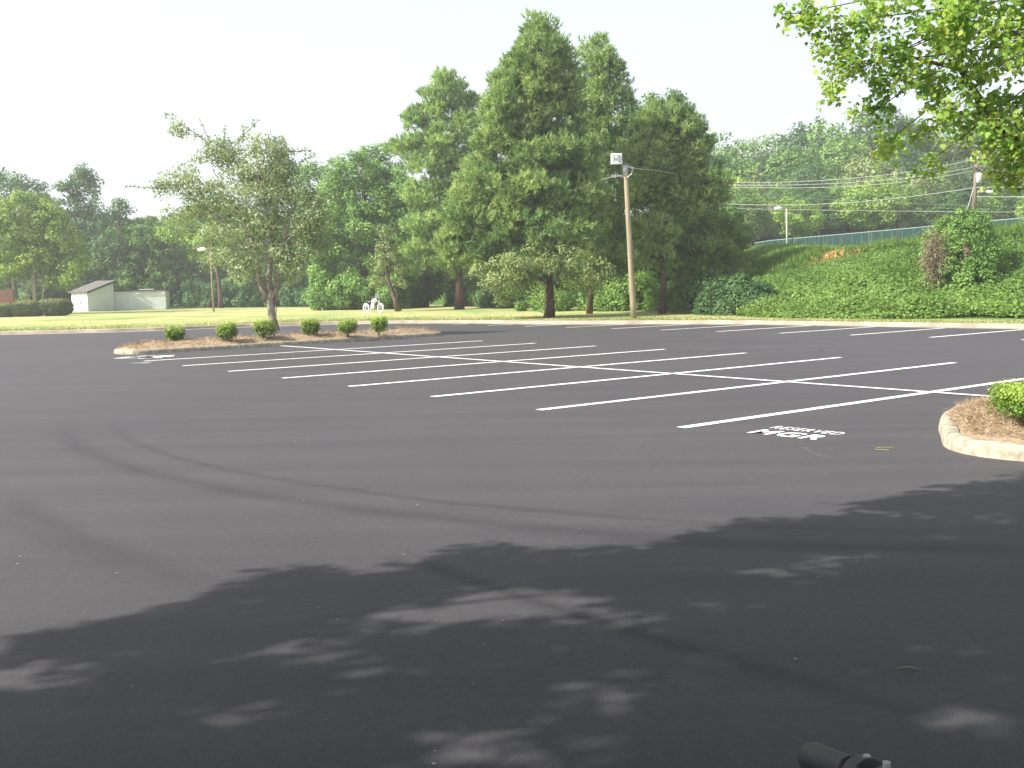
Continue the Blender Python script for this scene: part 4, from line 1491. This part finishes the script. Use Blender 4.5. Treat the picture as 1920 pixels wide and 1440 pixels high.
cobra_lamp('street_lamp', 'slim wooden lamp pole with a small white lamp behind the island tree', 401, 585, 394, 468, 90, -6, WOODP)
cobra_lamp('street_lamp', 'pale metal street lamp on the road above the bank', 1476, 448, 1474.5, 391, 100, -8, solid('pale_pole', (.52, .55, .40), .5))

# utility pole on the upper road
UD = 80.0
ub, ut = at(1821, 600, UD), at(1831.5, 299, UD)
ub[2] = float(land(ub[0], ub[1]))
ub[0] = at(1823, 440, UD)[0]
ur = thing('utility_pole', ub, 'reddish utility pole with crossarm and transformer above the vine mound', 'utility pole')
l = lambda p: np.array(p) - ub
MB().tube([l(ub) - np.array([0, 0, .1]), l(ub + (ut - ub) * .5), l(ut)], [.19, .165, .13], 12).build('pole', WOODR, ur, smooth=True)
k = UD / F_PX
MB().box(l(ut) + np.array([.35, -.16, -.02]), (1.9, .1, .12)).build('crossarm', WOODR, ur)
MB().box(l(ut) + np.array([0, -.17, -.62]), (1.2, .1, .11)).build('crossarm', WOODR, ur)
m = MB()
for dx in (-.5, .0, .55, 1.2):
    c = l(ut) + np.array([dx, -.16, .04])
    MB().tube([c, c + np.array([0, 0, .07]), c + np.array([0, 0, .14])], [.05, .06, .03], 8).build('insulator', WHITE, ur)
tcn = l(at(1836, 333, UD - .3))
MB().tube([tcn + np.array([0, 0, -.42]), tcn + np.array([0, 0, -.38]), tcn + np.array([0, 0, .3]), tcn + np.array([0, 0, .36])], [.12, .22, .22, .1], 14).build('transformer', solid('transformer_grey', (.5, .5, .47), .5), ur, smooth=True)
a1 = l(at(1828, 362, UD))
MB().tube([a1, a1 + np.array([.35, -.2, .1]), a1 + np.array([.7, -.4, .06])], .03, 8).build('arm', METAL, ur)
MB().tube([a1 + np.array([.65, -.4, .06]), a1 + np.array([.8, -.42, .04]), a1 + np.array([1.15, -.45, .0]), a1 + np.array([1.25, -.45, .0])], [.05, .13, .15, .04], 10).build('lamp_head', WHITE, ur, smooth=True)
MB().tube([l(at(1826, 350, UD)), np.array([-1.5, -1.2, .05])], .015, 5).build('guy_wire', METAL, ur)


def wire(pts, label, r=.022):
    P = [at(*p) for p in pts]
    # smooth through the given points
    out = []
    P = np.array(P)
    t = np.arange(len(P))
    tt = np.linspace(0, len(P) - 1, 40)
    if len(P) > 2:
        co = [np.polyfit(t, P[:, i], min(3, len(P) - 1)) for i in range(3)]
        out = np.column_stack([np.polyval(c_, tt) for c_ in co])
        out += np.outer(1 - tt / tt[-1], P[0] - out[0]) + np.outer(tt / tt[-1], P[-1] - out[-1])
    else:
        out = P[0] + (P[1] - P[0]) * np.linspace(0, 1, 20)[:, None]
    m = MB().tube(out, r, 5)
    o = m.build('overhead_wire', WIREM)
    return tag(o, label, 'wire', 'overhead wires on the right')


wire([(1822, 300, 80), (1600, 334, 83), (1370, 342, 87), (1150, 330, 90)], 'highest overhead wire running left from the crossarm of the utility pole')
wire([(1822, 314, 80), (1600, 342, 83), (1370, 347, 87), (1150, 338, 90)], 'second overhead wire from the top, running left from the lower crossarm')
wire([(1838, 317, 80), (1600, 349, 83), (1370, 351, 87), (1150, 344, 90)], 'third overhead wire from the top, just under the lower crossarm wire')
wire([(1826, 352, 80), (1642, 376, 83), (1461, 385, 86), (1331, 380, 88), (1150, 370, 90)], 'lower overhead wire meeting the utility pole beneath its transformer', .025)
wire([(2060, 398, 76), (1800, 398, 80), (1550, 393, 84), (1331, 391, 88), (1150, 385, 90)], 'lowest thin overhead wire crossing just above the green fence', .016)
wire([(1187, 316, 50.5), (1280, 333, 57), (1371, 351, 64), (1526, 374, 71), (1822, 385, 80)], 'sagging wire from the floodlight pole to the utility pole', .017)
wire([(1166, 329, 50.5), (1080, 344, 58), (990, 352, 66), (860, 350, 80)], 'thin wire running left from the floodlight pole into the pines', .014)
wire([(1830, 300, 80), (1950, 299, 77), (2100, 296, 74)], 'wire running right from the top crossarm of the utility pole')
wire([(1828, 351, 80), (1930, 351, 77), (2100, 349, 74)], 'wire running right from the utility pole below the transformer')
wire([(1828, 369, 80), (1930, 369, 77), (2100, 367, 74)], 'wire running right from the utility pole at its street lamp height')

# green screened fence on the upper road
fa, fb = at(1415, 438, 104), at(2120, 395, 76)
fa2, fb2 = fa[:2], fb[:2]
ln = np.linalg.norm(fb2 - fa2)
fr = thing('fence', (fa2[0], fa2[1], 0), 'long green screened chain-link fence along the road above the bank', 'fence')
GREEN = solid('green_coated_metal', (.05, .17, .14), .5)
m_s, n_s, p_s = new_mat('green_screen')
p_s.inputs['Base Color'].default_value = (.035, .12, .10, 1)
p_s.inputs['Roughness'].default_value = .8
p_s.inputs['Alpha'].default_value = .36
m = MB()
NF = 34
for i in range(NF + 1):
    t = i / NF
    p = (fb2 - fa2) * t
    z = float(land(fa2[0] + p[0], fa2[1] + p[1]))
    ztop = at(np.interp(t, [0, .3, 1], [1415, 1640, 2120]), 0, 1)[2]
    if i:
        m.add([(p0[0], p0[1], z0 - .1), (p[0], p[1], z - .1), (p[0], p[1], z + 1.3), (p0[0], p0[1], z0 + 1.3)], [(0, 1, 2, 3)])
    MB().tube([(p[0], p[1], z - .1), (p[0], p[1], z + 1.36)], .028, 8).build('post', GREEN, fr)
    p0, z0 = p, z
m.build('mesh_screen', m_s, fr)
rp = [(*((fb2 - fa2) * t), float(land(*(fa2 + (fb2 - fa2) * t))) + 1.33) for t in np.linspace(0, 1, NF + 1)]
MB().tube(rp, .04, 6).build('top_rail', solid('pale_rail', (.22, .34, .32), .4), fr)

# small white sign above the bushes
sp = at(1366, 424, 88)
sr = thing('road_sign', (sp[0], sp[1], float(land(sp[0], sp[1]))), 'tiny white roadside sign plate above the bushes right of the pines', 'sign')
hz = sp[2] - sr.location.z
MB().tube([(0, 0, -.05), (0, 0, hz + .1)], .03, 8).build('post', METAL, sr)
MB().box((0, -.04, hz), (.34, .02, .44)).build('plate', WHITE, sr, bevel=.004)

# thin mast and boom rising beyond the woods
m = MB()
p0, p1 = at(1512, 262, 240), at(1461, 178, 240)
dv_ = p1 - p0
for s in (-.25, .25):
    m.tube([p0 + np.array([s, 0, 0]), p1 + np.array([s * .3, 0, 0])], .05, 5)
for i in range(26):
    t0, t1 = i / 26, (i + 1) / 26
    s0, s1 = (-.25, .25) if i % 2 else (.25, -.25)
    m.tube([p0 + dv_ * t0 + np.array([s0 * (1 - .7 * t0), 0, 0]), p0 + dv_ * t1 + np.array([s1 * (1 - .7 * t1), 0, 0])], .03, 4)
base_c = at(1512, 262, 240)
m2 = MB().tube([(base_c[0], base_c[1], 4), base_c], .35, 6)
cr_ = thing('crane', (base_c[0], base_c[1], 4), 'faint thin slanted boom rising above the hillside wood', 'crane')
PALE = solid('pale_steel', (.70, .70, .68), .6)
o1, o2 = m.build('boom', PALE), m2.build('mast', PALE)
localise(cr_, o1, o2)
tb = at(727, 285, 200)
tt_ = at(726, 236, 200)
tw = thing('radio_mast', (tb[0], tb[1], .1), 'thin pale mast above the trees left of the pines', 'mast')
MB().tube([(0, 0, 0), (0, 0, tb[2]), (tt_[0] - tb[0], 0, tt_[2])], [.16, .12, .06], 6).build('mast_pole', PALE, tw)


# ------------------------------------------------------------------ motorcycles
def torus(mb, c, R_, r, n=28, k=10, mi=0):
    vs, fs = [], []
    for i in range(n):
        a = 2 * math.pi * i / n
        for j in range(k):
            b = 2 * math.pi * j / k
            rr = R_ + r * math.cos(b)
            vs.append((c[0] + rr * math.cos(a), c[1] + r * 1.05 * math.sin(b), c[2] + rr * math.sin(a)))
    for i in range(n):
        for j in range(k):
            fs.append((i * k + j, i * k + (j + 1) % k, ((i + 1) % n) * k + (j + 1) % k, ((i + 1) % n) * k + j))
    mb.add(vs, fs, mi)


RUBBER = solid('black_rubber', (.04, .042, .046), .5, noise=.2, scale=60, bump=.2)
CHROME = solid('chrome', (.75, .75, .76), .15, 1.0)
BLACKP = solid('black_enamel', (.02, .02, .022), .3)


def motorcycle(label, body, group=None, white=False, bar_h=1.03, rise=.005):
    root = thing('motorcycle', (0, 0, 0), label, 'motorcycle', group)
    fr_ = body
    for nm, x in (('wheel', .72), ('wheel', -.68)):
        mm = MB()
        torus(mm, (x, 0, .31), .265, .055)
        w = mm.build(nm, RUBBER if not white else solid('whitewall', (.65, .65, .63), .6), root, smooth=True)
        q = MB()
        torus(q, (x, 0, .31), .205, .018, 28, 6)
        for i in range(10):
            a = 2 * math.pi * i / 10
            q.tube([(x, 0, .31), (x + .2 * math.cos(a), 0, .31 + .2 * math.sin(a))], .008, 5)
        q.tube([(x, -.07, .31), (x, .07, .31)], .045, 12)
        q.build('rim', CHROME, w, smooth=True)
        f = MB()
        pts = [(x + .34 * math.cos(a), 0, .31 + .34 * math.sin(a)) for a in np.linspace(.35, 2.6, 10)]
        vs = []
        for p in pts:
            for dy, dz in ((-.075, -.02), (-.05, .015), (0, .025), (.05, .015), (.075, -.02)):
                vs.append((p[0], dy, p[2] + dz))
        f.add(vs, [(i * 5 + j, i * 5 + j + 1, (i + 1) * 5 + j + 1, (i + 1) * 5 + j) for i in range(9) for j in range(4)])
        f.build('fender', fr_, root, smooth=True)
    m = MB()
    for s in (-.09, .09):
        m.tube([(.72, s, .31), (.50, s, .80), (.44, s, .93)], [.025, .022, .022], 10)
    m.build('fork', CHROME, root, smooth=True)
    m = MB()
    m.tube([(.46, 0, .82), (.1, 0, .45), (-.3, 0, .35), (-.68, .0, .31)], .03, 8)
    m.tube([(.46, 0, .86), (0, 0, .72), (-.35, 0, .62), (-.68, 0, .34)], .028, 8)
    m.build('frame', BLACKP, root, smooth=True)
    m = MB().tube([(.38, 0, .84), (.28, 0, .85), (.05, 0, .82), (-.12, 0, .74)], [.04, .14, .15, .05], 14)
    m.build('fuel_tank', fr_, root, smooth=True)
    MB().tube([(-.08, 0, .74), (-.2, 0, .72), (-.5, 0, .74), (-.72, 0, .80), (-.78, 0, .80)], [.06, .12, .13, .09, .03], 12).build('seat', BLACKP, root, smooth=True)
    m = MB()
    m.box((.02, 0, .42), (.34, .24, .26))
    m.tube([(.08, 0, .5), (.14, 0, .70)], [.10, .085], 12)
    m.tube([(-.03, 0, .5), (-.09, 0, .68)], [.10, .085], 12)
    m.build('engine', METAL, root, bevel=.02)
    MB().tube([(.12, .14, .42), (.0, .17, .28), (-.4, .18, .28), (-.9, .19, .33)], [.025, .03, .045, .05], 10).build('exhaust', CHROME, root, smooth=True)
    MB().tube([(.56, 0, .80), (.60, 0, .80), (.66, 0, .80)], [.06, .1, .1], 16).build('headlight', CHROME, root, smooth=True)
    # bar: sweeps back to both grips
    m = MB()
    z = bar_h
    m.tube([(.20, -.30, z), (.30, -.22, z + .0), (.42, -.10, z - .05), (.45, 0, .94), (.42, .10, z - .05), (.30, .22, z), (.20, .30, z)], .0125, 10)
    hb = m.build('handlebar', CHROME, root, smooth=True)
    for s in (-1, 1):
        g0, g1 = np.array([.11, s * .395, z - rise]), np.array([.20, s * .30, z])
        dd = g1 - g0
        ts = [0, .04, .10, .5, .9, .97, 1.0]
        rr = [.012, .019, .0205, .0195, .0195, .021, .016]
        MB().tube([g0 + dd * t for t in ts], rr, 20).build('grip', RUBBER, hb, smooth=True)
        c = np.array([.20, s * .30, z]) + dd * .22
        lv = MB()
        lv.tube([c - dd * .12, c + dd * .12], .025, 14)
        lv.tube([c + dd * .3, c + dd * .48], .021, 12)
        lv.build('clamp', DARKM, hb, bevel=.002)
        lv = MB()
        lv.tube([c + np.array([.03, 0, .012]), c + np.array([.065, s * .03, .0]), g1 + np.array([.05, s * .0, -.02]) - dd * .3, g0 + np.array([.045, 0, -.02])], [.008, .0075, .006, .007], 8)
        lv.build('lever', CHROME, hb, smooth=True)
        for t in (0.0, .36):
            q = c + dd * t
            MB().tube([q + np.array([0, 0, .018]), q + np.array([0, 0, .028])], .0045, 8).build('bolt', METAL, hb)
    sd_ = MB().tube([(-.1, -.1, .3), (-.12, -.28, .0)], [.014, .012], 8)
    sd_.build('kickstand', METAL, root)
    return root


# the left grip shows from G0 (free end) to G1 (clamp end)
G0 = at(1519, 1419, 1.33)
best_ = None
for D1 in np.linspace(1.33, 1.1, 93):
    c_ = at(1604, 1452, D1)
    e_ = abs(np.linalg.norm((c_ - G0)[:2]) - .1309)
    if best_ is None or e_ < best_[0]:
        best_ = (e_, c_)
G1 = best_[1]
near = motorcycle('black motorcycle at the bottom edge, only its handlebar grip in view', BLACKP, bar_h=float(G1[2]), rise=float(G1[2] - G0[2]))
ld = np.array([.09, -.095])
wd_ = (G1 - G0)[:2]
rot = math.atan2(wd_[1], wd_[0]) - math.atan2(ld[1], ld[0])
ca_, sa_ = math.cos(rot), math.sin(rot)
near.rotation_euler = (0, 0, rot)
near.location = (G0[0] - (.11 * ca_ - .395 * sa_), G0[1] - (.11 * sa_ + .395 * ca_), 0)

far_m = motorcycle('small white motorcycle standing on the lawn at the edge of the trees', WHITE, white=True, bar_h=1.10)
c = at(700, 587, 74)
far_m.location = (c[0], c[1], .13)
far_m.rotation_euler = (0, 0, R(-38))
m = MB()
m.add([(.50, -.2, 1.0), (.50, .2, 1.0), (.40, .16, 1.32), (.40, -.16, 1.32)], [(0, 1, 2, 3)])
ws = m.build('windshield', solid('windshield_white', (.7, .74, .74), .2), far_m)
so = ws.modifiers.new('solid', 'SOLIDIFY')
so.thickness = .006

# ------------------------------------------------------------------ person on the upper road
def person(label, px, py, D, gz, h=1.74):
    p = at(px, py, D)
    root_loc = (p[0], p[1], gz)
    J = {'pel': (0, 0, .95, .13), 'chest': (0.02, 0, 1.28, .15), 'neck': (.03, 0, 1.47, .06), 'head': (.05, 0, 1.60, .098), 'crown': (.05, 0, 1.68, .08),
         'shl': (.02, .17, 1.40, .065), 'ell': (-.08, .22, 1.15, .045), 'hal': (.02, .22, .94, .035),
         'shr': (.02, -.17, 1.40, .065), 'elr': (.12, -.22, 1.16, .045), 'har': (.32, -.20, 1.08, .035),
         'hil': (0, .09, .9, .10), 'knl': (.14, .09, .50, .065), 'anl': (.16, .09, .09, .045), 'tol': (.30, .09, .04, .035),
         'hir': (0, -.09, .9, .10), 'knr': (-.08, -.09, .50, .065), 'anr': (-.26, -.09, .12, .045), 'tor': (-.14, -.09, .04, .035)}
    E = [('pel', 'chest'), ('chest', 'neck'), ('neck', 'head'), ('head', 'crown'), ('chest', 'shl'), ('shl', 'ell'), ('ell', 'hal'), ('chest', 'shr'), ('shr', 'elr'), ('elr', 'har'),
         ('pel', 'hil'), ('hil', 'knl'), ('knl', 'anl'), ('anl', 'tol'), ('pel', 'hir'), ('hir', 'knr'), ('knr', 'anr'), ('anr', 'tor')]
    nm = list(J)

    def skin(name, keys, mat, grow=0.0, parent=None):
        ks = [k for k in nm if k in keys]
        me = bpy.data.meshes.new(name)
        me.from_pydata([J[k][:3] for k in ks], [(ks.index(a), ks.index(b)) for a, b in E if a in ks and b in ks], [])
        o = bpy.data.objects.new(name, me)
        COL.objects.link(o)
        md = o.modifiers.new('skin', 'SKIN')
        for i, k in enumerate(ks):
            o.data.skin_vertices[0].data[i].radius = (J[k][3] + grow,) * 2
            o.data.skin_vertices[0].data[i].use_root = (i == 0)
        md2 = o.modifiers.new('sub', 'SUBSURF')
        md2.levels = md2.render_levels = 2
        me.materials.append(mat)
        if parent:
            o.parent = parent
        return o
    body = skin('person', nm, solid('skin', (.42, .26, .19), .6))
    tag(body, label, 'person')
    skin('shirt', ['pel', 'chest', 'shl', 'ell', 'shr', 'elr'], solid('pale_shirt', (.68, .64, .62), .8), .022, body)
    skin('trousers', ['hil', 'knl', 'anl', 'hir', 'knr', 'anr', 'pel'], solid('pale_trousers', (.40, .30, .26), .8), .02, body)
    hat = MB()
    hat.tube([(.05, 0, 1.64), (.05, 0, 1.70), (.05, 0, 1.76), (.05, 0, 1.785)], [.115, .118, .085, .02], 14)
    hat.tube([(.05, 0, 1.655), (.055, 0, 1.668)], [.19, .17], 16)
    hat.build('hat', WHITE, body, smooth=True)
    body.location = root_loc
    return body


pp = at(1405, 440, 100)
pz = at(1405, 430.5, 100)[2] - 1.76
person('person in a white hat and pale shirt walking on the road above the bank', 1405, 440, 100, pz)

# ------------------------------------------------------------------ litter on the asphalt
def litter():
    r = np.random.default_rng(77)
    n = 300
    P = []
    while len(P) < n:
        x, y = r.uniform(-14, 16), r.uniform(3.2, 34) ** 1.0
        if abs(x) < .5 * y + 1 and r.uniform() < 6 / y:
            P.append((x, y, .006))
    P = np.array(P)
    V = leaf_quads(P, r.normal(size=P.shape) * .25 + np.array([0, 0, 1]), .019, .7, .05)
    V[:, :, 2] = np.maximum(V[:, :, 2], .004)
    o = np_mesh('leaf_litter', V, 4, L_DEAD, r.uniform(0, 1, n))
    tag(o, 'scattered dry bits of leaf and grit on the asphalt', kind='stuff')


litter()
a_, b_ = on(1682, 1255), on(1728, 1257)
MB().tube([(a_[0], a_[1], .006), ((a_[0] + b_[0]) / 2, (a_[1] + b_[1]) / 2 + .01, .012), (b_[0], b_[1], .006)], [.0025, .003, .0015], 5).build('twig', solid('twig', (.3, .25, .2), .8))
tag(bpy.data.objects['twig'], 'thin pale twig lying on the shaded asphalt at lower right', 'twig')

# grass blades along the lawn's near edge and on the islands' rims
def tufts():
    r = np.random.default_rng(91)
    n = 9000
    x = r.uniform(-30, 20, n)
    y = kerb_y(x) + .25 + r.exponential(2.5, n)
    ok = foot_dist(x, y) < 0.3
    x, y = x[ok], y[ok]
    P = np.column_stack([x, y, land(x, y) - .01])
    V = needle_tris(P, r.normal(size=P.shape) * .35 + np.array([0, 0, 1]), .055, .03, 3)
    tag(np_mesh('grass', V, 3, L_GRASSB, np.clip(r.normal(.5, .25, len(P) * 3), 0, 1)), 'short pale grass along the kerb', kind='stuff')


tufts()

# ------------------------------------------------------------------ summer haze
hz_m = bpy.data.materials.new('haze')
hz_m.use_nodes = True
hn = hz_m.node_tree
hn.nodes.clear()
pv = hn.nodes.new('ShaderNodeVolumePrincipled')
pv.inputs['Color'].default_value = (.95, .98, .98, 1)
pv.inputs['Density'].default_value = .0013
pv.inputs['Anisotropy'].default_value = .35
ho = hn.nodes.new('ShaderNodeOutputMaterial')
hn.links.new(pv.outputs[0], ho.inputs['Volume'])
hb_ = MB().box((0, 350, 22), (1840, 1540, 48)).build('haze', hz_m)
tag(hb_, kind='stuff')
